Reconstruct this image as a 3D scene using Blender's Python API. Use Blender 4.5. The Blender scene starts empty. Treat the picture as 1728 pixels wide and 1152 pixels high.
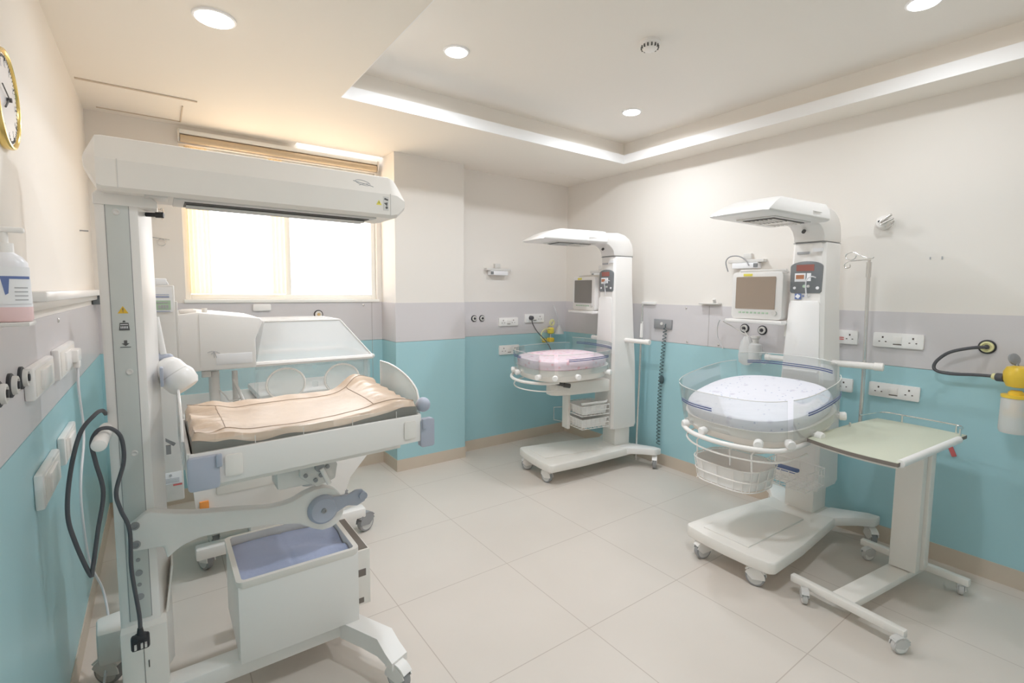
import bpy, bmesh, math, random
from mathutils import Vector, Matrix
random.seed(4)
S = bpy.context.scene
COL = S.collection
PI = math.pi
def R(d): return math.radians(d)

# ------------------------------------------------------------------ materials
def principled(name):
    m = bpy.data.materials.new(name); m.use_nodes = True
    return m, m.node_tree.nodes, m.node_tree.links, m.node_tree.nodes['Principled BSDF']
def mat(name, col, rough=.45, metal=0, noise=0, nscale=12, bump=0, bscale=40, trans=0, emit=None, spec=None, coat=0, sub=0):
    m, N, L, b = principled(name)
    b.inputs['Base Color'].default_value = (*col, 1)
    b.inputs['Roughness'].default_value = rough
    b.inputs['Metallic'].default_value = metal
    if trans: b.inputs['Transmission Weight'].default_value = trans
    if spec is not None: b.inputs['Specular IOR Level'].default_value = spec
    if coat: b.inputs['Coat Weight'].default_value = coat
    if emit:
        b.inputs['Emission Color'].default_value = (*emit[0], 1); b.inputs['Emission Strength'].default_value = emit[1]
    tc = N.new('ShaderNodeTexCoord')
    if noise:
        n = N.new('ShaderNodeTexNoise'); n.inputs['Scale'].default_value = nscale; n.inputs['Detail'].default_value = 4
        r = N.new('ShaderNodeMapRange'); r.inputs['To Min'].default_value = 1 - noise; r.inputs['To Max'].default_value = 1 + noise * .3
        x = N.new('ShaderNodeMix'); x.data_type = 'RGBA'; x.blend_type = 'MULTIPLY'; x.inputs['Factor'].default_value = 1
        x.inputs['A'].default_value = (*col, 1)
        L.new(tc.outputs['Object'], n.inputs['Vector']); L.new(n.outputs['Fac'], r.inputs['Value'])
        L.new(r.outputs['Result'], x.inputs['B']); L.new(x.outputs['Result'], b.inputs['Base Color'])
    if bump:
        n2 = N.new('ShaderNodeTexNoise'); n2.inputs['Scale'].default_value = bscale; n2.inputs['Detail'].default_value = 3
        bp = N.new('ShaderNodeBump'); bp.inputs['Strength'].default_value = bump; bp.inputs['Distance'].default_value = .01
        L.new(tc.outputs['Object'], n2.inputs['Vector']); L.new(n2.outputs['Fac'], bp.inputs['Height']); L.new(bp.outputs['Normal'], b.inputs['Normal'])
    return m

def clear_mat(name, tint=(.93, .97, .97), fac=.12, rough=.05, gl=.38):
    # thin clear acrylic: mostly transparent, a little glossy
    m = bpy.data.materials.new(name); m.use_nodes = True
    N, L = m.node_tree.nodes, m.node_tree.links
    N.remove(N['Principled BSDF'])
    t = N.new('ShaderNodeBsdfTransparent'); t.inputs['Color'].default_value = (*tint, 1)
    g = N.new('ShaderNodeBsdfGlossy'); g.inputs['Roughness'].default_value = rough
    lw = N.new('ShaderNodeLayerWeight'); lw.inputs['Blend'].default_value = .35
    ad = N.new('ShaderNodeMath'); ad.operation = 'MULTIPLY_ADD'; ad.inputs[1].default_value = gl; ad.inputs[2].default_value = fac * .2
    mx = N.new('ShaderNodeMixShader')
    L.new(lw.outputs['Fresnel'], ad.inputs[0]); L.new(ad.outputs[0], mx.inputs['Fac'])
    L.new(t.outputs[0], mx.inputs[1]); L.new(g.outputs[0], mx.inputs[2])
    d = N.new('ShaderNodeBsdfDiffuse'); d.inputs['Color'].default_value = (.93, .93, .93, 1)
    m2 = N.new('ShaderNodeMixShader'); m2.inputs['Fac'].default_value = fac
    L.new(mx.outputs[0], m2.inputs[1]); L.new(d.outputs[0], m2.inputs[2])
    L.new(m2.outputs[0], N['Material Output'].inputs['Surface'])
    return m

M = {}
M['paint'] = mat('cream_paint', (.82, .78, .735), .75, noise=.015, nscale=2.5)
M['ceil'] = mat('ceiling_paint', (.88, .83, .765), .8, noise=.015, nscale=2)
M['ceil_in'] = mat('tray_ceiling_paint', (.86, .82, .77), .8, noise=.01, nscale=2)
M['lip'] = mat('white_lip_paint', (.90, .89, .89), .6)
M['grey'] = mat('grey_laminate', (.67, .64, .655), .35, noise=.02, nscale=3)
M['teal'] = mat('teal_laminate', (.40, .645, .70), .34, noise=.02, nscale=3)
M['skirt'] = mat('beige_skirting', (.66, .56, .46), .35, noise=.06, nscale=8)
M['white'] = mat('white_enamel', (.88, .85, .825), .32)
M['white2'] = mat('white_plastic', (.88, .86, .845), .28)
M['ivory'] = mat('ivory_enamel', (.87, .83, .785), .38, noise=.03, nscale=9)
M['greyw'] = mat('pale_grey_enamel', (.70, .68, .655), .35)
M['strip'] = mat('grey_strip', (.60, .62, .60), .35)
M['blueg'] = mat('blue_grey_plastic', (.44, .47, .56), .4)
M['steel'] = mat('brushed_steel', (.72, .70, .68), .25, metal=.85)
M['chrome'] = mat('chrome', (.8, .8, .8), .12, metal=1)
M['dark'] = mat('dark_gap', (.10, .095, .09), .6)
M['black'] = mat('black_rubber', (.035, .035, .04), .5)
M['cord'] = mat('dark_cable', (.09, .09, .10), .5)
M['wcord'] = mat('white_cable', (.75, .74, .76), .45)
M['tyre'] = mat('grey_tyre', (.33, .33, .34), .55)
M['wheel'] = mat('wheel_plastic', (.62, .61, .60), .4)
M['panel'] = mat('panel_grey', (.20, .21, .22), .35)
M['display'] = mat('display_red', (.36, .13, .11), .25)
M['amber'] = mat('display_amber', (.50, .22, .12), .25)
M['screen3'] = mat('screen_brown', (.38, .30, .24), .18)
M['screen2'] = mat('screen_grey', (.25, .235, .22), .18)
M['yellow'] = mat('yellow_plastic', (.88, .60, .06), .35)
M['ylabel'] = mat('yellow_label', (.85, .75, .12), .5)
M['orange'] = mat('orange_label', (.85, .32, .07), .5)
M['red'] = mat('red_label', (.62, .14, .14), .5)
M['warn'] = mat('warning_yellow', (.80, .50, .05), .5)
M['ink'] = mat('dark_ink', (.12, .12, .12), .6)
M['blue'] = mat('blue_line', (.10, .13, .30), .4)
M['navy'] = mat('navy_label', (.14, .20, .42), .5)
M['green'] = mat('green_label', (.45, .60, .45), .5)
M['label'] = mat('white_label', (.86, .86, .88), .5)
M['txt'] = mat('grey_print', (.45, .45, .47), .6)
M['clear'] = clear_mat('clear_acrylic', (.975, .985, .985), .025, .04)
M['hood'] = clear_mat('hood_acrylic', (.955, .97, .97), .17, .10, .28)
M['hoodtop'] = clear_mat('canopy_acrylic', (.97, .975, .975), .34, .34, .012)
M['milky'] = clear_mat('milky_acrylic', (.94, .95, .95), .30, .08, .25)
M['portd'] = clear_mat('port_cover_acrylic', (.93, .95, .93), .42, .12, .2)
M['glass'] = clear_mat('window_glass', (1, 1, 1), .01, .02)
M['bin'] = clear_mat('translucent_bin', (.93, .93, .93), .55, .2)
M['brown'] = mat('brown_vinyl', (.66, .51, .39), .36, noise=.16, nscale=5, bump=.35, bscale=16)
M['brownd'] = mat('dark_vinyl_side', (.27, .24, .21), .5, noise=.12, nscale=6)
M['bluecloth'] = mat('blue_cloth', (.47, .53, .74), .8, noise=.10, nscale=10, bump=.5, bscale=22)
M['tabletop'] = mat('pale_green_laminate', (.60, .62, .50), .4, noise=.02, nscale=5)
M['edge'] = mat('dark_edging', (.20, .17, .15), .5)
M['gold'] = mat('gold_rim', (.82, .62, .22), .22, metal=.9)
M['face'] = mat('clock_face', (.80, .79, .82), .3)
M['wood'] = mat('yellow_wood', (.72, .50, .24), .5, noise=.15, nscale=6)
M['bottle'] = mat('milky_bottle', (.84, .83, .86), .3)
M['pink'] = mat('pink_liquid', (.86, .62, .62), .3)
M['slot'] = mat('socket_hole', (.12, .09, .08), .6)
M['diffuser'] = mat('lit_diffuser', (1, 1, 1), .5, emit=((1, .98, .97), 9))
M['headrail'] = mat('headrail_white', (.93, .92, .88), .35)
M['blindc'] = mat('rolled_blind_tan', (.66, .52, .36), .7, bump=.3, bscale=60)
M['tape'] = mat('yellow_reg', (.86, .70, .10), .35)
M['hose'] = mat('yellow_hose', (.82, .78, .42), .5)

# spotted bed sheet, pink patterned cloth, floor tile, curtain: node materials
def spots(name, base, c2, c3, scale, t0=.10, t1=.20):
    m, N, L, b = principled(name); b.inputs['Roughness'].default_value = .8
    tc = N.new('ShaderNodeTexCoord')
    v = N.new('ShaderNodeTexVoronoi'); v.inputs['Scale'].default_value = scale
    cr = N.new('ShaderNodeValToRGB'); e = cr.color_ramp.elements
    e[0].position = t0; e[0].color = (*c2, 1); e[1].position = t1; e[1].color = (*base, 1)
    v2 = N.new('ShaderNodeTexVoronoi'); v2.inputs['Scale'].default_value = scale * .43
    cr2 = N.new('ShaderNodeValToRGB'); e = cr2.color_ramp.elements
    e[0].position = .10; e[0].color = (*c3, 1); e[1].position = .24; e[1].color = (1, 1, 1, 1)
    mx = N.new('ShaderNodeMix'); mx.data_type = 'RGBA'; mx.blend_type = 'MULTIPLY'; mx.inputs['Factor'].default_value = 1
    for a in (v, v2): L.new(tc.outputs['Object'], a.inputs['Vector'])
    L.new(v.outputs['Distance'], cr.inputs[0]); L.new(v2.outputs['Distance'], cr2.inputs[0])
    L.new(cr.outputs[0], mx.inputs['A']); L.new(cr2.outputs[0], mx.inputs['B']); L.new(mx.outputs['Result'], b.inputs['Base Color'])
    n = N.new('ShaderNodeTexNoise'); n.inputs['Scale'].default_value = 9
    bp = N.new('ShaderNodeBump'); bp.inputs['Strength'].default_value = .35; bp.inputs['Distance'].default_value = .02
    L.new(tc.outputs['Object'], n.inputs['Vector']); L.new(n.outputs['Fac'], bp.inputs['Height']); L.new(bp.outputs['Normal'], b.inputs['Normal'])
    return m
M['sheet'] = spots('white_spotted_sheet', (.74, .74, .80), (.46, .49, .62), (.84, .82, .86), 30, .10, .18)
M['pinkcloth'] = spots('pink_patterned_cloth', (.88, .72, .79), (.82, .48, .54), (.84, .70, .88), 22, .16, .34)

def floor_mat():
    m, N, L, b = principled('beige_floor_tile')
    tc = N.new('ShaderNodeTexCoord'); sp = N.new('ShaderNodeSeparateXYZ'); L.new(tc.outputs['Object'], sp.inputs[0])
    def grout(out, off, per):
        a = N.new('ShaderNodeMath'); a.operation = 'SUBTRACT'; a.inputs[1].default_value = off
        d = N.new('ShaderNodeMath'); d.operation = 'DIVIDE'; d.inputs[1].default_value = per
        p_ = N.new('ShaderNodeMath'); p_.operation = 'PINGPONG'; p_.inputs[1].default_value = .5
        l = N.new('ShaderNodeMath'); l.operation = 'LESS_THAN'; l.inputs[1].default_value = .0032
        L.new(out, a.inputs[0]); L.new(a.outputs[0], d.inputs[0]); L.new(d.outputs[0], p_.inputs[0]); L.new(p_.outputs[0], l.inputs[0])
        return l.outputs[0]
    gx = grout(sp.outputs['X'], .860, .632); gy = grout(sp.outputs['Y'], .838, .647)
    mx = N.new('ShaderNodeMath'); mx.operation = 'MAXIMUM'; L.new(gx, mx.inputs[0]); L.new(gy, mx.inputs[1])
    n = N.new('ShaderNodeTexNoise'); n.inputs['Scale'].default_value = 1.6; n.inputs['Detail'].default_value = 5
    cr = N.new('ShaderNodeValToRGB'); e = cr.color_ramp.elements
    e[0].position = .3; e[0].color = (.67, .605, .55, 1); e[1].position = .7; e[1].color = (.71, .645, .59, 1)
    L.new(tc.outputs['Object'], n.inputs['Vector']); L.new(n.outputs['Fac'], cr.inputs[0])
    c = N.new('ShaderNodeMix'); c.data_type = 'RGBA'; c.inputs['B'].default_value = (.52, .45, .40, 1)
    L.new(mx.outputs[0], c.inputs['Factor']); L.new(cr.outputs[0], c.inputs['A']); L.new(c.outputs['Result'], b.inputs['Base Color'])
    b.inputs['Roughness'].default_value = .30
    b.inputs['Specular IOR Level'].default_value = .4
    return m
M['floor'] = floor_mat()
def curtain_mat():
    m = bpy.data.materials.new('sheer_beige_curtain'); m.use_nodes = True
    N, L = m.node_tree.nodes, m.node_tree.links; N.remove(N['Principled BSDF'])
    d = N.new('ShaderNodeBsdfDiffuse'); d.inputs['Color'].default_value = (.94, .87, .74, 1)
    t = N.new('ShaderNodeBsdfTranslucent'); t.inputs['Color'].default_value = (.97, .89, .74, 1)
    p = N.new('ShaderNodeBsdfTransparent'); p.inputs['Color'].default_value = (1, .96, .88, 1)
    a = N.new('ShaderNodeMixShader'); a.inputs[0].default_value = .5
    c = N.new('ShaderNodeMixShader'); c.inputs[0].default_value = .25
    L.new(d.outputs[0], a.inputs[1]); L.new(t.outputs[0], a.inputs[2]); L.new(a.outputs[0], c.inputs[1]); L.new(p.outputs[0], c.inputs[2])
    L.new(c.outputs[0], N['Material Output'].inputs['Surface'])
    return m
M['curtain'] = curtain_mat()

# ------------------------------------------------------------------ mesh helpers
class MB:
    def __init__(s): s.bm = bmesh.new(); s.mi = 0; s.M = Matrix()
    def mat(s, i): s.mi = i; return s
    def add(s, vs, fs):
        bv = [s.bm.verts.new(s.M @ Vector(v)) for v in vs]
        for f in fs:
            try: nf = s.bm.faces.new([bv[i] for i in f]); nf.material_index = s.mi
            except ValueError: pass
        return s
    def box(s, x0, x1, y0, y1, z0, z1, bev=0, seg=2, rot=None):
        t = bmesh.new(); bmesh.ops.create_cube(t, size=1)
        c = Vector(((x0+x1)/2, (y0+y1)/2, (z0+z1)/2)); d = (abs(x1-x0), abs(y1-y0), abs(z1-z0))
        bmesh.ops.scale(t, vec=d, verts=t.verts)
        if bev: bmesh.ops.bevel(t, geom=list(t.edges), offset=min(bev, min(d)*.49), segments=seg, profile=.5, affect='EDGES')
        mt = Matrix.Translation(c)
        if rot is not None: mt = mt @ rot
        bmesh.ops.transform(t, matrix=mt, verts=t.verts)
        return s.merge(t)
    def merge(s, t):
        t.verts.index_update()
        vs = [v.co.copy() for v in t.verts]; fs = [[v.index for v in f.verts] for f in t.faces]
        t.free(); return s.add(vs, fs)
    def loft(s, rings, caps=True, closed=False):
        n = len(rings[0]); vs = [p for r in rings for p in r]; fs = []
        m = len(rings)
        for i in range(m if closed else m-1):
            a, b = i*n, ((i+1) % m)*n
            for j in range(n):
                k = (j+1) % n; fs.append([a+j, a+k, b+k, b+j])
        if caps and not closed:
            fs.append(list(range(n))[::-1]); fs.append([(m-1)*n+j for j in range(n)])
        return s.add(vs, fs)
    def strip(s, a, b, th):      # sheet between two rails of points, given thickness along the local normal
        n = len(a); fs = []; vs = []
        A = [Vector(p) for p in a]; B = [Vector(p) for p in b]
        for off in (-.5, .5):
            for i in range(n):
                t = (A[min(i+1, n-1)] - A[max(i-1, 0)]).normalized(); u = (B[i]-A[i]).normalized(); nn = t.cross(u).normalized()*th*off
                vs += [A[i]+nn, B[i]+nn]
        for i in range(n-1):
            fs.append([2*i, 2*i+1, 2*i+3, 2*i+2]); o = 2*n
            fs.append([o+2*i, o+2*i+2, o+2*i+3, o+2*i+1])
            fs.append([2*i, 2*i+2, o+2*i+2, o+2*i]); fs.append([2*i+1, o+2*i+1, o+2*i+3, 2*i+3])
        fs.append([0, 2*n, 2*n+1, 1]); fs.append([2*n-2, 2*n-1, 4*n-1, 4*n-2])
        return s.add(vs, fs)
    def cyl(s, p0, p1, r, r2=None, seg=20):
        p0, p1 = Vector(p0), Vector(p1); r2 = r if r2 is None else r2
        d = (p1-p0).normalized(); u = d.orthogonal().normalized(); w = d.cross(u)
        ring = lambda p, q: [p + (u*math.cos(2*PI*i/seg) + w*math.sin(2*PI*i/seg))*q for i in range(seg)]
        return s.loft([ring(p0, r), ring(p1, r2)])
    def lathe(s, p0, axis, prof, seg=24):    # prof: (distance along axis, radius)
        p0 = Vector(p0); d = Vector(axis).normalized(); u = d.orthogonal().normalized(); w = d.cross(u)
        return s.loft([[p0+d*h+(u*math.cos(2*PI*i/seg)+w*math.sin(2*PI*i/seg))*max(q, 1e-4) for i in range(seg)] for h, q in prof])
    def tube(s, pts, r, seg=8, closed=False, smooth=0):
        P = [Vector(p) for p in pts]
        if smooth:
            Q = []; n = len(P)
            rng = range(n if closed else n-1)
            for i in rng:
                g = lambda k: P[k % n] if closed else P[max(0, min(n-1, k))]
                a, b, c, d = g(i-1), g(i), g(i+1), g(i+2)
                for k in range(smooth):
                    t = k/smooth
                    Q.append(.5*((2*b)+(c-a)*t+(2*a-5*b+4*c-d)*t*t+(-a+3*b-3*c+d)*t**3))
            if not closed: Q.append(P[-1])
            P = Q
        n = len(P); rings = []; u = None
        for i in range(n):
            if closed: t = (P[(i+1) % n]-P[i-1]).normalized()
            else: t = (P[min(i+1, n-1)]-P[max(i-1, 0)]).normalized()
            if u is None: u = t.orthogonal().normalized()
            else:
                u = (u - t*u.dot(t)); u = u.normalized() if u.length > 1e-6 else t.orthogonal().normalized()
            w = t.cross(u)
            rings.append([P[i]+(u*math.cos(2*PI*j/seg)+w*math.sin(2*PI*j/seg))*r for j in range(seg)])
        return s.loft(rings, closed=closed)
    def prism(s, pts, o, u, v, w, bev=0):    # outline pts (a,b) -> o+a*u+b*v, extruded by w
        o, u, v, w = Vector(o), Vector(u), Vector(v), Vector(w); n = len(pts)
        a = [o+u*p[0]+v*p[1] for p in pts]; b = [q+w for q in a]
        if not bev: return s.loft([a, b])
        t = bmesh.new(); bv = [t.verts.new(q) for q in a+b]
        t.faces.new(bv[:n][::-1]); t.faces.new(bv[n:])
        for j in range(n): k = (j+1) % n; t.faces.new([bv[j], bv[k], bv[n+k], bv[n+j]])
        bmesh.ops.recalc_face_normals(t, faces=t.faces)
        bmesh.ops.bevel(t, geom=list(t.edges), offset=bev, segments=2, profile=.5, affect='EDGES', clamp_overlap=True)
        return s.merge(t)
    def sphere(s, c, r, sc=(1, 1, 1), seg=16):
        t = bmesh.new(); bmesh.ops.create_uvsphere(t, u_segments=seg, v_segments=max(6, seg//2), radius=r)
        bmesh.ops.scale(t, vec=sc, verts=t.verts); bmesh.ops.translate(t, vec=Vector(c), verts=t.verts)
        return s.merge(t)
    def build(s, name, mats, parent=None, ang=38, label=None):
        if parent is not None:
            mi = world_of(parent).inverted()
            if mi != Matrix(): bmesh.ops.transform(s.bm, matrix=mi, verts=s.bm.verts)
        bmesh.ops.recalc_face_normals(s.bm, faces=s.bm.faces)
        me = bpy.data.meshes.new(name); s.bm.to_mesh(me); s.bm.free()
        for m in (mats if isinstance(mats, (list, tuple)) else [mats]): me.materials.append(M[m] if isinstance(m, str) else m)
        if ang: me.shade_smooth(); me.set_sharp_from_angle(angle=R(ang))
        o = bpy.data.objects.new(name, me); COL.objects.link(o)
        if parent is not None: o.parent = parent
        if label: o['label'] = label
        return o
def world_of(o):
    m = o.matrix_basis.copy()
    while o.parent: o = o.parent; m = o.matrix_basis @ m
    return m
def tag(o, label=None, cat=None, group=None, kind=None):
    if label: o['label'] = label
    if cat: o['category'] = cat
    if group: o['group'] = group
    if kind: o['kind'] = kind
    return o
def empty(name, loc, label, cat, group=None, rz=0):
    o = bpy.data.objects.new(name, None); o.empty_display_size = .05; COL.objects.link(o)
    o.location = loc; o.rotation_euler = (0, 0, rz)
    return tag(o, label, cat, group)
def struct(o): o['kind'] = 'structure'; return o
def se(rx, ry, n, z, k=64, cx=0, cy=0, a0=0, a1=2*PI, closed=True):
    out = []
    m = k if closed else k+1
    for i in range(m):
        t = a0+(a1-a0)*i/k; c, s_ = math.cos(t), math.sin(t)
        out.append((cx+rx*math.copysign(abs(c)**(2/n), c), cy+ry*math.copysign(abs(s_)**(2/n), s_), z))
    return out
def rrect(w, h, r, k=5):
    out = []
    for cx, cy, a in ((w/2-r, h/2-r, 0), (-w/2+r, h/2-r, 90), (-w/2+r, -h/2+r, 180), (w/2-r, -h/2+r, 270)):
        for i in range(k+1):
            t = R(a+90*i/k); out.append((cx+r*math.cos(t), cy+r*math.sin(t)))
    return out
def text_mesh(mb, txt, size, o, u, v):   # lettering laid on a plane as thin mesh
    cu = bpy.data.curves.new('lettering', 'FONT'); cu.body = txt; cu.size = size; cu.extrude = .0004; cu.align_x = 'CENTER'; cu.align_y = 'CENTER'
    ob = bpy.data.objects.new('lettering', cu); COL.objects.link(ob)
    dg = bpy.context.evaluated_depsgraph_get(); me = bpy.data.meshes.new_from_object(ob.evaluated_get(dg))
    o, u, v = Vector(o), Vector(u), Vector(v); w = u.cross(v)
    mb.add([o+u*q.co.x+v*q.co.y+w*q.co.z for q in me.vertices], [list(f.vertices) for f in me.polygons])
    bpy.data.objects.remove(ob); bpy.data.meshes.remove(me); bpy.data.curves.remove(cu)

# ------------------------------------------------------------------ room
XL, XR, YW, YP, YA, YB = -.317, 3.494, 4.094, 3.793, 3.924, -1.0
ZC, ZG, ZT, ZB = 2.589, 1.40, 1.08, .099
XPL, XPR = 1.544, 2.1745
RX0, RX1, RY0, RY1 = .884, 3.25, .28, 2.942
T = .15; TOP = 2.95
b = MB().box(XL-T, XR+T, YB-T, YA+.6, -.1, 0); struct(b.build('floor', 'floor', ang=0))
# left wall, right wall, back wall behind camera
struct(MB().box(XL-T, XL, YB-T, YW+T, 0, TOP).build('wall_left', 'paint', ang=0))
struct(MB().box(XR, XR+T, YB-T, YA+T, 0, TOP).build('wall_right', 'paint', ang=0))
struct(MB().box(XL, XR, YB-T, YB, 0, TOP).build('wall_near', 'paint', ang=0))
# window wall with opening
WX0, WX1, WZ0, WZ1 = .155, 1.505, 1.425, 2.47
b = MB()
b.box(XL, WX0, YW, YW+T, 0, TOP); b.box(WX1, XPL, YW, YW+T, 0, TOP)
b.box(WX0, WX1, YW, YW+T, 0, WZ0); b.box(WX0, WX1, YW, YW+T, WZ1, TOP)
struct(b.build('wall_window', 'paint', ang=0))
b = MB().box(XPL, XPR, YP, YW+T, 0, TOP); struct(b.build('wall_pillar', 'paint', ang=0))
b = MB().box(XPR, XR, YA, YA+T, 0, TOP); struct(b.build('wall_alcove', 'paint', ang=0))
# lower ceiling ring around a raised tray
b = MB()
ZL = 2.662
cx0, cx1, cy0, cy1 = XL, XR, YB, YW
b.mat(0)
for (x0, x1, y0, y1) in ((cx0, RX0, cy0, cy1), (RX1, cx1, cy0, YA+.1), (RX0, RX1, cy0, RY0), (RX0, RX1, RY1, YA+.1)):
    b.box(x0, x1, y0, y1, ZC, ZL)
struct(b.build('ceiling', 'ceil', ang=0))
# white lip faces
e_ = .004
b = MB()
for (x0, x1, y0, y1) in ((RX0, RX0+e_, RY0, RY1), (RX1-e_, RX1, RY0, RY1), (RX0, RX1, RY0, RY0+e_), (RX0, RX1, RY1-e_, RY1)):
    b.box(x0, x1, y0, y1, ZC, ZL)
struct(b.build('trim_1', 'lip', ang=0))
SB = .05; ZU = 2.775
b = MB(); ux0, ux1, uy0, uy1 = RX0-SB, RX1+SB, RY0-SB, RY1+SB
b.box(ux0-.05, ux1+.05, uy0-.05, uy1+.05, ZU, ZU+.05)
b.box(ux0-.05, ux0, uy0, uy1, ZL, ZU); b.box(ux1, ux1+.05, uy0, uy1, ZL, ZU)
b.box(ux0-.05, ux1+.05, uy0-.05, uy0, ZL, ZU); b.box(ux0-.05, ux1+.05, uy1, uy1+.05, ZL, ZU)
struct(b.build('ceiling_tray', 'ceil_in', ang=0))
# ceiling access hatches: thin beads
b = MB(); z0 = ZC-.006
b.box(-.30, .235, 3.515, 3.53, z0, ZC); b.box(.165, .172, 3.66, 4.0, z0, ZC); b.box(-.25, .172, 3.995, 4.0, z0, ZC)
struct(b.build('trim_2', mat('hatch_bead', (.62, .53, .43), .7), ang=0))
b = MB(); b.box(2.86, 3.40, 3.56, 3.565, ZC-.003, ZC); b.box(2.82, 3.42, 3.895, 3.90, ZC-.003, ZC)
struct(b.build('trim_3', 'ceil', ang=0))

# laminate wainscot and skirting run round the walls
def run(name, mt, z0, z1, th, extra=()):
    segs = [((XL, YB), (XL, YW), (1, 0)), ((XL, YW), (XPL, YW), (0, -1)), ((XPL, YW), (XPL, YP), (-1, 0)), ((XPL, YP), (XPR, YP), (0, -1)),
            ((XPR, YP), (XPR, YA), (1, 0)), ((XPR, YA), (XR, YA), (0, -1)), ((XR, YA), (XR, YB), (-1, 0)), ((XR, YB), (XL, YB), (0, 1))]
    b = MB()
    for (a, c, n) in segs:
        xs = sorted((a[0], c[0], a[0]+n[0]*th, c[0]+n[0]*th)); ys = sorted((a[1], c[1], a[1]+n[1]*th, c[1]+n[1]*th))
        x0, x1, y0, y1 = xs[0], xs[-1], ys[0], ys[-1]
        if a == (XPL, YP): x0 -= th; x1 += th
        b.box(x0, x1, y0, y1, z0, z1)
    return struct(b.build(name, mt, ang=0))
run('trim_4', 'grey', ZT+.0015, ZG, .006)
run('trim_5', 'teal', ZB, ZT-.0015, .006)
run('baseboard_all', 'skirt', 0, ZB, .010)
# panel joints and screw caps on the right wall, and top bead
b = MB()
for y in (2.23, .45): b.box(XR-.0068, XR-.005, y-.0015, y+.0015, ZT, ZG)
for y in (3.55,): b.box(y-.0015, y+.0015, YA-.0068, YA-.005, ZT, ZG)
b.box(1.45, 1.453, YW-.0068, YW-.005, ZB, ZG)
struct(b.build('trim_6', mat('panel_joint', (.40, .37, .36), .6), ang=0))
def screw(x, y, z, n):
    n = Vector(n); c = Vector((x, y, z))
    return MB().lathe(c, n, [(0, .009), (.003, .009), (.005, .006)], 12).build('screw_cap', 'steel')
k = 0
for (x, y, z, n, w) in ((XR-.006, 2.44, 1.375, (-1, 0, 0), 'upper screw cap on the grey band left of the wall monitor shelf'), (XR-.006, 2.42, 1.10, (-1, 0, 0), 'screw cap at the foot of the grey band left of the monitor shelf'),
                     (XR-.006, 2.14, 1.10, (-1, 0, 0), 'screw cap low on the grey band under the monitor shelf'), (XR-.006, 1.36, 1.375, (-1, 0, 0), 'screw cap on the grey band beside the nearer warmer column'),
                     (.62, YW-.006, 1.375, (0, -1, 0), 'screw cap on the grey band under the middle of the window'), (1.38, YW-.006, 1.375, (0, -1, 0), 'screw cap on the grey band under the right window corner'),
                     (XL+.006, 2.55, 1.375, (1, 0, 0), 'small dark screw in the grey band under the left ledge')):
    tag(screw(x, y, z, n), w, 'screw')

# window: frame, panes, sill ------------------------------------------------
wy = YW+.07
win = empty('window_1', ((WX0+WX1)/2, wy, WZ0), None, None); struct(win)
b = MB()
b.box(WX0, WX0+.035, wy-.03, wy+.03, WZ0, WZ1, .004); b.box(WX1-.035, WX1, wy-.03, wy+.03, WZ0, WZ1, .004)
b.box(WX0+.035, WX1-.035, wy-.03, wy+.03, WZ1-.035, WZ1, .004); b.box(WX0+.035, WX1-.035, wy-.03, wy+.03, WZ0, WZ0+.035, .004)
b.box(.80, .84, wy-.025, wy+.025, WZ0+.035, WZ1-.035, .004)
b.build('window_frame', 'headrail', win)
MB().box(WX0+.035, .80, wy-.003, wy+.003, WZ0+.035, WZ1-.035).build('pane', 'glass', win, 0)
MB().box(.84, WX1-.035, wy-.003, wy+.003, WZ0+.035, WZ1-.035).build('pane', 'glass', win, 0)
MB().box(WX0-.01, WX1+.01, YW-.018, YW+.035, ZG, WZ0, .004).build('window_sill', 'headrail', win)
# roller blind at the top of the window
bl = empty('roller_blind', (.83, YW-.03, 2.5), 'white headrail with a tan rolled blind above the window', 'blind')
MB().box(.15, 1.515, YW-.045, YW-.002, 2.528, 2.556, .004).build('headrail', 'headrail', bl)
MB().cyl((.165, YW-.026, 2.500), (1.500, YW-.026, 2.500), .024).build('blind_roll', 'blindc', bl)
for x in (.150, 1.503): MB().box(x, x+.012, YW-.052, YW-.002, 2.472, 2.556, .003).build('bracket', 'steel', bl)
def curtain(x0, x1, z0, z1, y, amp, waves, label):
    n = 60; th = .002
    A, B = [], []
    for i in range(n+1):
        x = x0+(x1-x0)*i/n; yy = y+amp*math.sin(2*PI*waves*i/n)+amp*.3*math.sin(7.3*i/n*waves)
        A.append((x, yy, z0)); B.append((x, yy, z1))
    o = MB().strip(A, B, th).build('curtain', 'curtain')
    return tag(o, label, 'curtain', 'sheer curtains in the window')
curtain(.185, .315, WZ0+.04, 2.46, YW+.012, .010, 5, 'gathered sheer beige curtain at the left side of the window')
curtain(.70, .79, WZ0+.04, 2.46, YW+.012, .008, 3, 'narrow sheer beige curtain gathered at the middle of the window')

# downlights -----------------------------------------------------------------
def downlight(x, y, z, r, label, power):
    t = empty('downlight', (x, y, z), label, 'ceiling light', 'round recessed ceiling lights')
    MB().lathe((x, y, z+.001), (0, 0, -1), [(0, r+.008), (.006, r+.006), (.008, r)], 40).build('trim_ring', 'lip', t)
    MB().lathe((x, y, z-.0072), (0, 0, -1), [(0, r-.004), (.003, r-.006)], 40).build('diffuser', 'diffuser', t)
    l = bpy.data.lights.new('downlight_lamp', 'AREA'); l.shape = 'DISK'; l.size = r*2; l.energy = power; l.color = (.88, .94, 1); l.spread = R(172)
    o = bpy.data.objects.new('downlight_lamp', l); COL.objects.link(o); o.location = (x, y, z-.014); 
    return t
PW = 7.0
downlight(1.341, 2.418, ZU, .062, 'round lit downlight in the tray ceiling nearest the pillar side, left one', 12)
downlight(2.759, 2.438, ZU, .062, 'round lit downlight in the far inner corner of the tray ceiling', 9)
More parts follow.
